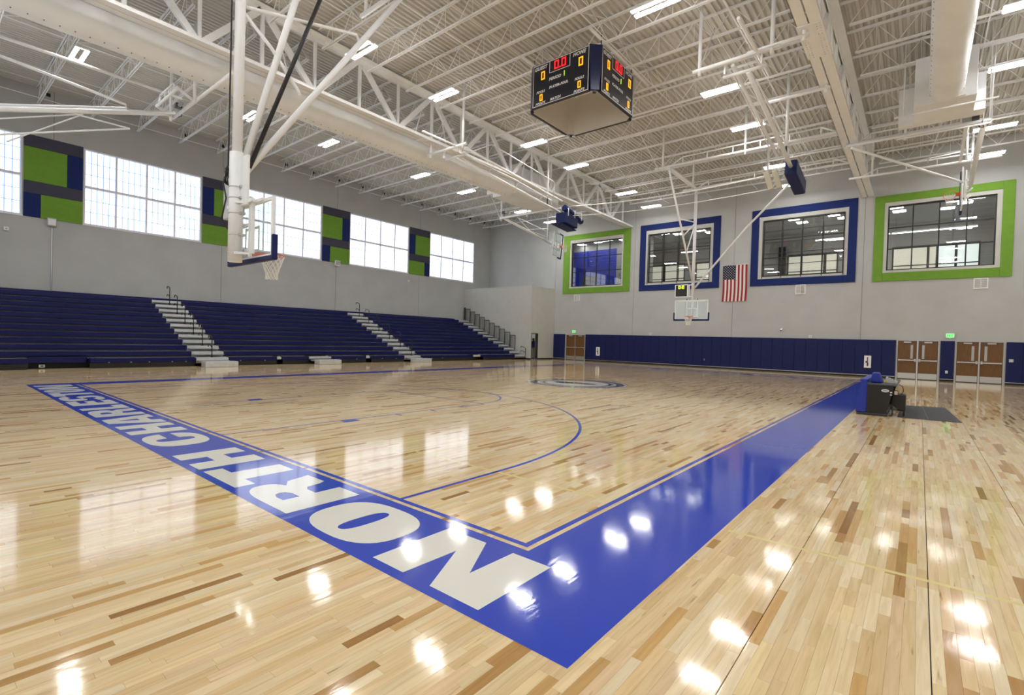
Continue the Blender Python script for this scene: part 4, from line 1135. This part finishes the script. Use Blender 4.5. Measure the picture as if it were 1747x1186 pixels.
# ------------------------------------------------------------------ overhead volleyball set
def build_volleyball():
    def post(label, y, side, A, B, piv):
        t = thing('volleyball_post', label, 'volleyball post', (A[0], y, A[2]), 'overhead volleyball posts')
        A, B = V(A), V(B); d = (B-A).normalized(); u = V((-d.z, 0, d.x))
        if u.z < 0: u = -u
        MB().tube(A, B, .075, 14).build('mast', 'white', t)
        MB().tube(A+u*.12+V((0, .45*side, .2)), B-d*.5+u*.3+V((0, .45*side, .1)), .055, 12).build('mast_twin', 'white', t)
        L = (B-A).length
        MB().path([A+d*.9+u*.28, A+d*L*.5+u*.42, B-d*.9+u*.40, B-d*.75+u*.1], .03, 8).build_each('guide_bar', 'white', t)
        MB().path([A+d*.2+u*.05+V((0, .3*side, .1)), A+d*1.3+u*.7+V((0, .8*side, .2)), B-d*1.8+u*.75+V((0, .8*side, .2)), B-d*1.4+V((0, .5*side, .2))], .024, 8).build_each('guide_bar', 'white', t)
        MB().tube(A+d*.5-u*.10, B-d*.5-u*.05, .02, 8).build('cable_rod', 'white', t)
        m = MB()
        for q in (.25, .5, .75): m.tube(A+d*L*q+V((0, 0, 0)), A+d*L*q+u*.25+V((0, .45*side, .15)), .022, 6)
        m.build_each('tie_bar', 'white', t)
        m = MB()
        m.tube((A.x-.35, y-.9, A.z+.28), (A.x-.35, y+1.5, A.z+.28), .06, 12)
        m.tube((A.x, y-.5, A.z+.02), (A.x, y+.7, A.z+.02), .05, 12)
        m.tube((A.x-2.2, y-.3, A.z+.30), (A.x+1.2, y-.3, A.z+.30), .045, 10)
        for yy in (-.4, .6): m.bar((A.x-.2, y+yy, A.z), (A.x-.2, y+yy, A.z+.34), .05, .07)
        m.build_each('header_pipe', 'white', t)
        m = MB()
        for yy in (-.7, 1.3): m.tube((A.x-.35, y+yy, A.z+.1), (A.x-.35, y+yy, ZD-.1), .055, 10)
        m.tube((B.x-1.2, y, B.z+.55), (B.x-1.2, y, ZD-.1), .055, 10)
        m.tube((A.x-.35, y+1.3, A.z+.3), (A.x+.9, y+1.3, ZD-.5), .02, 6); m.build_each('hanger_post', 'white', t)
        MB().tube((B.x-1.2, y, B.z+.15), (B.x-1.2, y, B.z+1.0), .03, 8).build('lock_strut', 'black', t)
        return t, B, d, u
    t, B, d, u = post('raised volleyball post with navy pad and roll before the left girder', 13.6, -1, (12.2, 13.6, 9.40), (20.2, 13.6, 8.72), 0)
    for xx in (): pass
    # padded pad box and roll at its end
    pad = MB().obox(V((20.35, 13.2, 8.22)), d, (0, 1, 0), u, .62, .34, .30).build('post_pad', 'navy', t, .04)
    r = MB(); r.tube(V((19.75, 13.0, 8.80)), V((21.55, 13.0, 8.38)), .17, 18); r.build('pad_roll', 'navy', t, .03)
    MB().obox(V((20.15, 13.25, 7.84)), d, (0, 1, 0), u, .80, .30, .03).build('pad_flap', 'navy', t, .01)
    m = MB()
    for q in (19.85, 20.5, 21.2): m.path([V((q, 13.3, 8.35)), V((q, 13.25, 8.8)), V((q, 12.78, 8.75)), V((q, 12.78, 8.35))], .022, 8)
    m.build_each('hook', 'white', t)
    t, B, d, u = post('raised volleyball post with navy pad right of the scoreboard', 1.95, 1, (12.7, 1.95, 9.62), (19.4, 1.95, 8.62), 0)
    pad = MB().obox(B + d*.75 - u*.02, d, (0, 1, 0), u, 1.05, .22, .30).build('post_pad', 'navy', t, .06)
    m = MB()
    for k in (-1, 1): m.obox(B + d*.3 + V((0, .75+.16*k, -.15)), (0, .3, 1), (1, 0, 0), (0, 1, -.3), .38, .05, .10)
    m.build_each('referee_pad', 'tan', t, .015)
    m = MB()
    for k in (0, 1, 2): m.path([B+d*.3+V((0, .25, .3-.25*k)), B+d*.3+V((0, .6, .25-.25*k)), B+d*.3+V((0, .75, .05-.25*k))], .025, 8)
    m.build_each('hook', 'white', t)
    for xx, ya, yb, zz in ((16.0, 2.15, .3, 10.02), (12.35, 1.9, .35, 9.95)):
        MB().tube((xx, ya, zz), (xx, yb, zz), .055, 12).build('cross_pipe', 'white', t)
        MB().tube((xx, yb+.12, zz-.15), (xx, yb+.12, zz+.45), .05, 10).build('pipe_clamp', 'white', t)
    net = thing('volleyball_net', 'slack white net cords strung between the raised volleyball posts', 'net', (20.2, 7.8, 8.7))
    for a, z_a, b, z_b, sag in ((13.0, 9.0, 2.3, 8.70, .22), (12.8, 8.45, 2.4, 8.10, .18)):
        m = MB(); m.path([(20.35-.6*i/24, a+(b-a)*i/24, z_a+(z_b-z_a)*i/24-sag*4*(i/24)*(1-i/24)) for i in range(25)], .028 if z_a > 8.8 else .018, 6); m.build('cord', 'net', net)
build_volleyball()

# ------------------------------------------------------------------ bleachers
def build_bleachers():
    y0, dy, z0, dz = 21.886, .568, .370, .243; NR = 12
    t = thing('bleachers', 'long bank of navy telescoping bleachers with pale aisle steps below the windows', 'bleachers', (11, 21.9, 0))
    A1, A2, A3 = (5.0, 6.30), (16.22, 17.46), (26.85, 28.05)
    secs = [(-5.8, A1[0]), (A1[1], A2[0]), (A2[1], A3[0])]
    front = [(-5.8, -.22), (1.46, 4.98), (6.32, 8.50), (8.80, 10.12), (11.38, 13.53), (13.90, 16.2), (17.48, 22.2), (23.3, 26.83)]
    for k in range(NR):
        y = y0+dy*k; z = z0+dz*k
        for a, b in (front if k == 0 else secs):
            s = MB().box(a, b, y, y+.36, z-.165, z+.018).build('seat_row', 'seat', t, .018)
            MB().box(a, b, y+.36, y+dy+.03, z-.01, z+.014).build('foot_deck', 'alu', s)
        for a, b in secs:
            if k == 0: continue
            MB().box(a, b, y+.05, y+.08, z-.30, z-.17).build('riser', 'black', t)
    # row-1 face under the gaps, kick panels
    for a, b in front: MB().box(a, b, y0+.03, y0+.07, .005, .205).build('kick_panel', 'rubber', t)
    for a, b in secs: MB().box(a, b, y0+dy+.04, y0+dy+.08, .005, .45).build('kick_panel', 'rubber', t)
    for a, b in ((-.20, 1.44),): MB().box(a, b, y0+.40, y0+.56, .20, .42).build('seat_row', 'seat', t, .015)
    for a, b in ((8.52, 8.78), (13.55, 13.88), (22.4, 23.1)): MB().box(a, b, y0+.15, y0+.5, .24, .36).build('gap_step', 'alu', t, .01)
    for a, b in secs + [A1, A2]: MB().box(a, b, 28.64, 28.70, z0+dz*10.6, 3.17).build('back_panel', 'seat', t)
    # aisle steps
    for ai, (a, b) in enumerate((A1, A2, A3)):
        for k in range(NR):
            y = y0+dy*k; z = z0+dz*k
            st = MB().box(a+.01, b-.01, y-.02, y+dy+.05, z-.035, z).build('aisle_step', 'alu', t, .008)
            MB().box(a+.01, b-.01, y-.025, y+.02, z-.125, z-.036).build('riser_plate', 'alu', st)
            MB().box(a+.01, b-.01, y+.02, y+.06, z-.243, z-.126).build('lower_riser', 'alugrey', st)  # lower riser plate in its own grey, set back
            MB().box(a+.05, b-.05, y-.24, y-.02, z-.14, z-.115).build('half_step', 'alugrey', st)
    for a, b in ((A1[0]+.05, A1[1]+.05), (A2[0]+.1, A2[1]+.1), (10.18, 11.40)):
        f = MB().box(a, b, y0-.95, y0-.45, .005, .235).build('front_step', 'alu', t, .012)
        MB().box(a+.03, b-.03, y0-.44, y0-.02, .15, .22).build('step_link', 'alugrey', f)
    MB().box(10.14, 11.36, y0-.02, y0+.5, .28, .36).build('aisle_step', 'alu', t, .01)
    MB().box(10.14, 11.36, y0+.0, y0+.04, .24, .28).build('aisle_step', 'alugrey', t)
    # hand rails
    for ai, (a, b) in enumerate((A1, A2)):
        xm = (a+b)/2
        for k in (0, 2, 4, 6, 8, 10):
            y = y0+dy*k+.1; z = z0+dz*k; m = MB()
            m.tube((xm, y, z), (xm, y, z+.02), .06, 8)
            m.path([(xm, y, z), (xm, y, z+.80), (xm, y+.02, z+.88), (xm, y+.10, z+.93), (xm, y+.30, z+.98), (xm, y+.40, z+.97), (xm, y+.43, z+.86)], .021, 8)
            m.path([(xm, y, z+.42), (xm, y+.10, z+.50), (xm, y+.30, z+.56), (xm, y+.40, z+.55), (xm, y+.43, z+.46)], .019, 8)
            m.build('hand_rail', 'black', t)
    m = MB(); xr = 27.95; y = y0-.15
    m.path([(xr, y, .01), (xr, y, .85), (xr, y+.15, .95), (xr, y+.45, 1.02), (xr, y+.5, .9)], .024, 8); m.path([(xr, y, .55), (xr, y+.3, .66), (xr, y+.45, .67), (xr, y+.48, .58)], .02, 8)
    m.build('hand_rail', 'black', t)
    # end rail panels
    x = 28.06
    for k in range(2, NR+1):
        y = y0+dy*k; z = z0+dz*min(k, NR-1)+(.12 if k == NR else 0); m = MB(); ya, yb = y-.12, min(y+dy-.16, 28.74)
        m.tube((x, ya, z-.15), (x, ya, z+1.02), .024, 8); m.tube((x, yb, z-.15), (x, yb, z+1.02), .024, 8); m.tube((x, ya, z+1.02), (x, yb, z+1.02), .026, 8); m.tube((x, ya, z+.0), (x, yb, z+.0), .018, 6)
        for i in range(1, 6):
            yy = ya+(yb-ya)*i/6; m.tube((x, yy, z), (x, yy, z+1.02), .010, 5, cap=False)
        m.build('end_rail', 'dark', t)
    m = MB()
    for x, zz in ((2.0, .2), (2.7, .2), (3.3, .2), (4.1, .2), (4.6, .2), (6.8, .2), (7.9, .2), (11.8, .2), (12.9, .2), (14.6, .2), (15.6, .2), (18.4, .18), (19.3, .18)): m.box(x, x+.04, y0-.004, y0+.004, zz, zz+.03)
    m.build_each('bolt_heads', 'steel', t)
    for x0, lab in ((0.12, 'small white floor outlet under the bleacher gap'),):
        o = MB().box(x0, x0+.16, y0+.52, y0+.56, .04, .14)
        p = o.build('outlet_plate', 'white', t); MB().box(x0+.04, x0+.12, y0+.515, y0+.52, .07, .11).build('socket', 'black', p)
build_bleachers()

# ------------------------------------------------------------------ far wall fittings
def build_pads():
    runs = [((20.30, 21.42), 'short navy wall pad between the corner room and the left door'), ((-1.20, 18.36), 'long navy wall pad below the flag and far goal'),
            ((-3.60, -3.05), 'narrow navy wall pad between the two right door pairs'), ((-9.0, -5.50), 'navy wall pad right of the last door pair')]
    for (a, b), lab in runs:
        t = thing('wall_pad', lab, 'wall pad', (XF, (a+b)/2, .1), 'navy wall pads')
        n = max(1, round((b-a)/.61)); s = (b-a)/n
        for i in range(n):
            MB().box(XF-.07, XF-.005, a+s*i+.003, a+s*(i+1)-.003, .13, 2.10).build('pad_panel', 'navy', t, .012)
        MB().box(XF-.08, XF-.002, a, b, .10, .128).build('base_rail', 'steel', t)
        MB().box(XF-.03, XF-.002, a, b, .001, .10).build('base_strip', 'rubber', t)
build_pads()
def build_doors():
    for k, (a, b, h, n_, win) in enumerate(((18.40, 20.26, 2.10, 1, False), (-3.02, -1.22, 2.14, 2, True), (-5.46, -3.62, 2.14, 3, True))):
        d = struct_empty(f'door_{n_}', (XF, (a+b)/2, 0))
        f = MB(); m = (a+b)/2
        f.box(XF-.03, XF+.14, a, a+.06, 0, h); f.box(XF-.03, XF+.14, b-.06, b, 0, h); f.box(XF-.03, XF+.14, a, b, h-.06, h)
        f.build('door_frame', 'grey_plastic', d)
        MB().box(XF-.02, XF+.16, a+.06, b-.06, 0.001, .019).build('leak_strip', 'dark', d)  # added dark strip, stops sky light leaking in under the leaves
        MB().box(XF-.04, XF+.09, m-.025, m+.025, 0, h-.04).build('mullion', 'steel', d)
        for s_, (l0, l1) in ((1, (m+.03, b-.065)), (-1, (a+.065, m-.03))):
            lf = MB().box(XF+.03, XF+.075, l0, l1, .02, h-.065).build('door_leaf', 'wood_door', d, .004)
            MB().box(XF+.022, XF+.03, l0+.02, l1-.02, .04, .34).build('kick_plate', 'steel', lf)
            p = MB(); p.box(XF-.04, XF-.005, l0+.03, l1-.03, 1.0, 1.06); e = l0+.02 if s_ > 0 else l1-.10
            p.box(XF-.055, XF+.02, e, e+.08, .96, 1.11); e = l1-.08 if s_ > 0 else l0+.03
            p.box(XF-.04, XF+.02, e, e+.05, .99, 1.07)
            p.build('push_bar', 'steel', lf, .006)
            c = (l0+l1)/2; MB().box(XF-.03, XF+.03, c-.16, c+.16, h-.17, h-.10).build('door_closer', 'steel', lf, .006)
            if win:
                w0 = l0+.16 if s_ > 0 else l1-.26
                MB().box(XF+.022, XF+.031, w0, w0+.10, 1.12, 1.86).build('vision_glass', 'grey_plastic', lf)
build_doors()

def build_wall_fittings():
    for (y, z, w_, h_, lab) in ((19.3, 5.05, .50, .52, 'white framed wall grille below the corner window'), (3.48, 5.06, .54, .58, 'white framed wall grille below the navy window beside the flag'),
                                (-4.48, 5.04, .54, .54, 'white framed wall grille below the right green window')):
        t = thing('wall_grille', lab, 'vent', (XF, y, z-h_/2), 'white framed wall grilles')
        f = MB()
        for q in ((y-w_/2, y-w_/2+.04, z-h_/2, z+h_/2), (y+w_/2-.04, y+w_/2, z-h_/2, z+h_/2), (y-w_/2, y+w_/2, z-h_/2, z-h_/2+.04), (y-w_/2, y+w_/2, z+h_/2-.04, z+h_/2), (y-.012, y+.012, z-h_/2, z+h_/2)):
            f.box(XF-.04, XF-.001, *q)
        f.build('grille_frame', 'white', t)
        s = MB()
        for i in range(12):
            zz = z-h_/2+.05+(h_-.1)*i/11; s.obox((XF-.018, y, zz), (0, 1, 0), (1, 0, .6), (-.6, 0, 1), w_/2-.04, .014, .003)
        s.build('louvres', 'duct', t); MB().box(XF-.006, XF-.001, y-w_/2+.03, y+w_/2-.03, z-h_/2+.03, z+h_/2-.03).build('backing', 'tan', t)
    # flag
    y1, y0, zt, zb = 8.02, 6.52, 6.80, 4.44
    t = thing('flag', 'united states flag hung upright on the grey far wall', 'flag', (XF, (y0+y1)/2, zb))
    def cloth(a, b, c, d, dx):
        m = MB(); nx, nz = 4, 16; vs = []; fs = []
        for j in range(nz+1):
            for i in range(nx+1):
                y = y1 - (y1-y0)*(a+(b-a)*i/nx); f = d+(c-d)*j/nz
                z = zb + (zt-zb)*f
                vs.append((XF-.05-dx-.018*math.sin(y*9+z*.7)*(1.15-f), y + .03*(1-f)*math.sin(z*2.0), z))
        for j in range(nz):
            for i in range(nx): q = j*(nx+1)+i; fs.append((q, q+1, q+nx+2, q+nx+1))
        return m.add(vs, fs, True)
    cant_w, cant_h = 7/13*1.0, 0.395
    for i in range(13):
        a, b = i/13, (i+1)/13
        top = 1.0-cant_h if i < 7 else 1.0
        cloth(a, b, top, 0.0, 0).build('stripe', 'red' if i % 2 == 0 else 'flagwhite', t)
    cn = cloth(0, 7/13, 1.0, 1-cant_h, 0).build('canton', 'flagblue', t)
    st = MB()
    for r in range(11):
        for c in range(5 if r % 2 == 0 else 4):
            fa = (.5+c+(.5 if r % 2 else 0))/5*7/13; fz = 1-cant_h*(r+.6)/11.2
            y = y1-(y1-y0)*fa; z = zb+(zt-zb)*fz; x = XF-.056-.018*math.sin(y*9+z*.7)*(1.15-fz)
            st.add([(x-.004, y+(.034 if k % 2 == 0 else .014)*math.sin(math.pi*k/5), z+(.034 if k % 2 == 0 else .014)*math.cos(math.pi*k/5)) for k in range(10)], [tuple(range(10))])
    st.build('stars', 'flagwhite', cn)
    MB().tube((XF-.03, y0-.02, zt+.01), (XF-.03, y1+.02, zt+.01), .014, 8).build('hanging_rod', 'white', t)
    # exit signs
    for y, z, lab in ((-3.40, 2.38, 'green lit exit sign above the pad between the right doors'), (19.46, 2.32, 'green lit exit sign above the left door pair')):
        t = thing('exit_sign', lab, 'exit sign', (XF, y, z-.12), 'lit exit signs')
        MB().box(XF-.06, XF-.001, y-.17, y+.17, z-.11, z+.11).build('housing', 'white', t, .008)
        MB().box(XF-.064, XF-.06, y-.155, y+.155, z-.095, z+.095).build('face', 'exit', t)
        m = MB(); put_text(m, 'EXIT', (XF-.066, y, z), (0, -1, 0), (0, 0, 1), .12, .03, 0, .25); m.build('letters', 'exitletter', t)
        MB().box(XF-.05, XF-.001, y-.04, y+.04, z-.15, z-.11).build('bracket', 'white', t)
    # extinguisher cabinets
    for y, z, lab in ((.03, .86, 'white cabinet with a dark slot on the long wall pad near the right doors'), (17.18, .80, 'white cabinet with a dark slot on the wall pad beside the left door')):
        t = thing('wall_cabinet', lab, 'cabinet', (XF-.07, y, z-.34), 'white wall cabinets')
        MB().box(XF-.11, XF-.07, y-.16, y+.16, z-.34, z+.34).build('door_frame', 'white', t, .008)
        MB().box(XF-.116, XF-.11, y-.02, y+.03, z-.25, z+.25).box(XF-.125, XF-.11, y+.0, y+.09, z-.06, z+.03).build('slot', 'black', t)
        MB().box(XF-.118, XF-.111, y-.045, y-.02, z-.22, z-.05).build('red_mark', 'red', t)
    def small(name, cat, lab, parts):
        x, y, z = parts[0][1][0], parts[0][1][2], parts[0][1][4]
        t = thing(name, lab, cat, (x, y, z))
        for nm, q, m in parts: MB().box(*q).build(nm, m, t, .006)
        return t
    t = thing('camera_dome', 'small white security camera on the far wall right of the flag', 'security camera', (XF, 4.42, 2.62))
    MB().tube((XF-.001, 4.42, 2.66), (XF-.08, 4.42, 2.66), .06, 12).build('mount', 'white', t); MB().obox((XF-.17, 4.42, 2.60), (1, 0, .35), (0, 1, 0), (-.35, 0, 1), .11, .05, .05).build('body', 'white', t, .02); MB().tube((XF-.27, 4.42, 2.56), (XF-.285, 4.42, 2.555), .04, 12).build('lens', 'black', t)
    small('junction_box', 'junction box', 'small white box just above the long wall pad', [('cover', (XF-.05, XF-.001, 2.80, 2.95, 2.14, 2.29), 'white'), ('face', (XF-.056, XF-.05, 2.83, 2.92, 2.17, 2.26), 'grey_plastic')])
    small('junction_box', 'junction box', 'small pale box above the wall pad right of the left door', [('cover', (XF-.05, XF-.001, 12.86, 13.02, 2.14, 2.28), 'white'), ('face', (XF-.056, XF-.05, 12.89, 12.99, 2.17, 2.25), 'grey_plastic')])
    small('switch_plate', 'switch', 'steel switch plate on the pad right of the last door pair', [('cover', (XF-.085, XF-.07, -5.76, -5.60, 1.12, 1.27), 'steel'), ('toggle', (XF-.1, XF-.085, -5.70, -5.66, 1.17, 1.22), 'white')])
    small('outlet_box', 'outlet', 'white outlet low on the narrow pad between the right doors', [('cover', (XF-.085, XF-.07, -3.37, -3.27, .42, .56), 'white'), ('socket', (XF-.09, XF-.085, -3.34, -3.30, .46, .52), 'grey_plastic')])
    small('outlet_box', 'outlet', 'tiny brass outlet low on the long wall pad', [('cover', (XF-.085, XF-.07, 9.0, 9.06, .50, .60), 'tan'), ('socket', (XF-.09, XF-.085, 9.01, 9.05, .53, .57), 'dark')])
    # left wall
    t = small('speaker_box', 'speaker', 'small grey box speaker below the first felt panels with conduit under it', [('case', (1.12, 1.44, YL-.16, YL-.056, 6.14, 6.50), 'grey_plastic'), ('grille', (1.15, 1.41, YL-.165, YL-.16, 6.18, 6.46), 'frame')])
    MB().tube((1.30, YL-.03, 3.2), (1.30, YL-.03, 6.15), .024, 8).build('conduit', 'frame', t)
    small('speaker_box', 'speaker', 'white box speaker under the third felt panels', [('case', (15.55, 15.92, YL-.18, YL-.056, 6.22, 6.58), 'white'), ('grille', (15.58, 15.89, YL-.186, YL-.18, 6.26, 6.54), 'grey_plastic')])
    small('sensor_box', 'sensor', 'small white sensor on the left wall near the frame edge', [('case', (-.26, -.10, YL-.07, YL-.001, 5.68, 5.84), 'white'), ('eye', (-.21, -.15, YL-.075, YL-.07, 5.73, 5.79), 'grey_plastic')])
    small('sensor_box', 'sensor', 'small white sensor under the fourth high window', [('case', (21.85, 22.02, YL-.07, YL-.001, 5.78, 5.94), 'white'), ('eye', (21.9, 21.97, YL-.075, YL-.07, 5.83, 5.89), 'grey_plastic')])
build_wall_fittings()

# ------------------------------------------------------------------ scorer's table, mat and what lies there
def build_scorer():
    x0, x1, y0, y1, zt = 11.55, 14.3, -1.28, -1.84, .745
    t = thing('scorers_table', "scorer's table with blue padded front and black end panel", 'table', (13, -1.5, 0))
    MB().box(x0-.02, x1, y1, y0+.02, zt-.03, zt).build('table_top', 'laminate', t, .006)
    m = MB()
    for x in (x0, x1-.04):
        m.prism([(x, y0, .05), (x, y0-.36, .05), (x, y0-.42, .30), (x, y0-.50, zt-.03), (x, y0, zt-.03)], (.035, 0, 0))
    m.build_each('end_panel', 'black', t)
    m = MB(); m.prism([(x0-.03, y0+.22, .06), (x0-.03, y0+.005, .06), (x0-.03, y0+.005, .80), (x0-.03, y0+.12, .80)], (x1-x0, 0, 0)); m.build('front_pad', 'royal', t, .02)
    MB().box(x0-.04, x1, y0-.0, y0+.15, .78, .85).build('top_pad', 'royal', t, .025)
    m = MB(); m.box(x0-.02, x1, y0-.40, y0+.2, .015, .05)
    m.build('base_frame', 'dark', t)
    m = MB()
    for x in (x0+.1, x1-.1):
        for y in (y0+.12, y0-.3): m.tube((x-.02, y, .025), (x+.02, y, .025), .024, 10)
    m.build_each('caster', 'black', t)
    e = MB(); k = 20; e.add([(x0-.006, y0-.34+.075*math.cos(2*math.pi*i/k), .60+.035*math.sin(2*math.pi*i/k)) for i in range(k)], [tuple(reversed(range(k)))]); o = e.build('oval_badge', 'print', t)
    m = MB()
    for q in (-.035, -.012, .008, .034): m.bar((x0-.009, y0-.34-q-.008, .588), (x0-.009, y0-.34-q+.006, .612), .004, .009)
    m.build('badge_mark', 'black', o)
    MB().box(x0-.006, x0, y0-.47, y0-.43, .55, .58).box(x0-.006, x0, y0-.47, y0-.43, .50, .52).build_each('control_label', 'print', t)
    MB().box(x0+.05, x0+.12, y0-.58, y0-.50, .50, .62).build('switch_box', 'black', t); MB().box(x0+.045, x0+.05, y0-.57, y0-.51, .52, .60).build('switch_face', 'tan', t)
    c = MB().prism([(12.0, -1.30, zt+.002), (12.0, -1.56, zt+.002), (12.0, -1.48, zt+.25), (12.0, -1.34, zt+.25)], (.30, 0, 0)); o = c.build('padded_bolster', 'royal', None, .03, (12.1, -1.43, zt)); tag(o, "blue padded bolster standing on the scorer's table", 'cushion')
    t2 = thing('scoreboard_console', "grey wedge-shaped console on the back of the scorer's table", 'console', (12.2, -1.7, zt))
    MB().prism([(12.05, -1.60, zt+.003), (12.05, -1.82, zt+.003), (12.05, -1.82, zt+.05), (12.05, -1.60, zt+.15)], (.50, 0, 0)).build('case', 'grey_plastic', t2, .006)
    m = MB()
    for i in range(6):
        for j in range(3):
            y = -1.65-.05*j; zc = zt+.15-.10*(-1.60-y)/.22; m.obox((12.12+.07*i, y, zc), (1, 0, 0), V((0, -.22, -.10)).normalized(), V((0, -.10, .22)).normalized(), .022, .016, .002)
    m.build('keypad', 'dark', t2)
    y = thing('tape_bundle', "crumpled yellow tape lying on the scorer's table", 'tape', (12.1, -1.6, zt))
    m = MB(); rr = random.Random(8)
    for i in range(5): m.path([(12.0+rr.uniform(0, .12), -1.575-.006*i-rr.uniform(0, .02), zt+.012+rr.uniform(0, .06)) for k in range(4)], .010, 5)
    m.build('strip', 'yellow', y); 
    b = thing('cabinet_box', "black speaker case under the back edge of the scorer's table", 'case', (12.0, -1.76, .0))
    MB().box(11.78, 12.2, -2.00, -1.72, .13, .52).build('case', 'black', b, .03)
    m = MB()
    for x in (11.82, 12.16):
        for y in (-1.75, -1.97): m.box(x-.015, x+.015, y-.015, y+.015, .001, .14)
    m.build_each('leg', 'black', b)
    MB().path([(11.95, -1.86, .74), (11.92, -1.93, .70), (11.9, -1.95, .6), (11.9, -1.90, .5)], .008, 6).build('cable', 'cable', b)
    g = thing('plastic_bag', "crumpled clear plastic bag on the floor beside the scorer's table", 'bag', (11.66, -1.72, 0))
    import bmesh
    bm = bmesh.new(); bmesh.ops.create_icosphere(bm, subdivisions=3, radius=.12); rr = random.Random(3)
    for v in bm.verts:
        v.co *= .75+.5*rr.random(); v.co.z *= 1.2; v.co.z = max(v.co.z, -.125)
    me = bpy.data.meshes.new('bag'); bm.to_mesh(me); bm.free(); me.materials.append(M['clear_bag'])
    o = bpy.data.objects.new('bag_film', me); COL.objects.link(o); o.parent = g; o.location = (0, 0, .135)
    ma = thing('floor_mat', "dark grey rubber-edged mat on the floor behind the scorer's table", 'mat', (13.3, -2.3, 0))
    MB().prism([(11.62, -1.86, .002), (11.74, -2.98, .002), (15.2, -2.80, .002), (14.9, -1.86, .002)], (0, 0, .008)).build('mat_surface', 'matgrey', ma)
    MB().prism([(11.68, -2.40, .0105), (11.69, -2.42, .0105), (15.0, -2.33, .0105), (15.0, -2.31, .0105)], (0, 0, .001)).build('mat_seam', 'black', ma)
build_scorer()

# ------------------------------------------------------------------ person in the doorway of the corner room
def build_person():
    X, Y = 29.46, 22.0
    t = thing('person', 'person in a blue jacket and khaki trousers walking away through the corner doorway', 'person', (X, Y, 0))
    def skin(name, pts, edges, rad, m, root=0):
        me = bpy.data.meshes.new(name); me.from_pydata(pts, edges, []); o = bpy.data.objects.new(name, me); COL.objects.link(o); o.parent = t
        o.modifiers.new('skin', 'SKIN'); sub = o.modifiers.new('sub', 'SUBSURF'); sub.levels = 2; sub.render_levels = 2
        for v, r in zip(me.skin_vertices[0].data, rad): v.radius = r if isinstance(r, tuple) else (r, r)
        me.skin_vertices[0].data[root].use_root = True
        me.materials.append(M[m]); return o
    # x to the side, y forward (away from the hall), z up; slight forward lean
    body = skin('body', [(0, 0, .92), (0, .04, 1.15), (0, .08, 1.36), (0, .10, 1.46), (0, .14, 1.56), (0, .15, 1.66),
                         (.09, 0, .86), (.10, .04, .48), (.10, .0, .09), (.10, .10, .04), (-.09, 0, .86), (-.11, -.10, .50), (-.11, -.24, .14), (-.11, -.17, .06),
                         (.19, .08, 1.38), (.25, .05, 1.12), (.24, .13, .90), (.24, .16, .80), (-.19, .08, 1.38), (-.24, .02, 1.12), (-.22, .08, .90), (-.22, .11, .80)],
                [(0, 1), (1, 2), (2, 3), (3, 4), (4, 5), (0, 6), (6, 7), (7, 8), (8, 9), (0, 10), (10, 11), (11, 12), (12, 13), (2, 14), (14, 15), (15, 16), (16, 17), (2, 18), (18, 19), (19, 20), (20, 21)],
                [(.14, .10), (.14, .10), (.15, .10), .055, .085, .075, .085, .058, .045, .045, .085, .058, .045, .045, .058, .042, .032, .035, .058, .042, .032, .035], 'skin')
    skin('jacket', [(0, .0, .86), (0, .04, 1.12), (0, .08, 1.36), (0, .10, 1.46), (.19, .08, 1.385), (.25, .05, 1.12), (.245, .12, .92), (-.19, .08, 1.385), (-.24, .02, 1.12), (-.225, .07, .92)],
         [(0, 1), (1, 2), (2, 3), (2, 4), (4, 5), (5, 6), (2, 7), (7, 8), (8, 9)],
         [(.175, .135), (.165, .13), (.175, .13), .075, .078, .062, .052, .078, .062, .052], 'shirt')
    skin('trousers', [(0, 0, .92), (.09, 0, .84), (.10, .04, .48), (.10, .0, .10), (-.09, 0, .84), (-.11, -.10, .50), (-.11, -.23, .16)], [(0, 1), (1, 2), (2, 3), (0, 4), (4, 5), (5, 6)],
         [(.155, .115), .105, .078, .068, .105, .078, .068], 'khaki')
    skin('hair', [(0, .12, 1.62), (0, .125, 1.69)], [(0, 1)], [.088, .075], 'hair')
    skin('shoe', [(.10, -.03, .045), (.10, .14, .035)], [(0, 1)], [.05, .04], 'black'); skin('shoe', [(-.11, -.26, .10), (-.11, -.14, .045)], [(0, 1)], [.05, .04], 'black')
    lit = thing('corridor_lamp', 'flat lamp on the ceiling inside the corner room doorway', 'ceiling lamp', (30.2, 23.0, 2.6))
    MB().box(29.9, 30.5, 22.7, 23.3, 2.56, 2.598).build('lamp_frame', 'white', lit); MB().box(29.95, 30.45, 22.75, 23.25, 2.55, 2.56).build('diffuser', 'room_lamp', lit)
build_person()
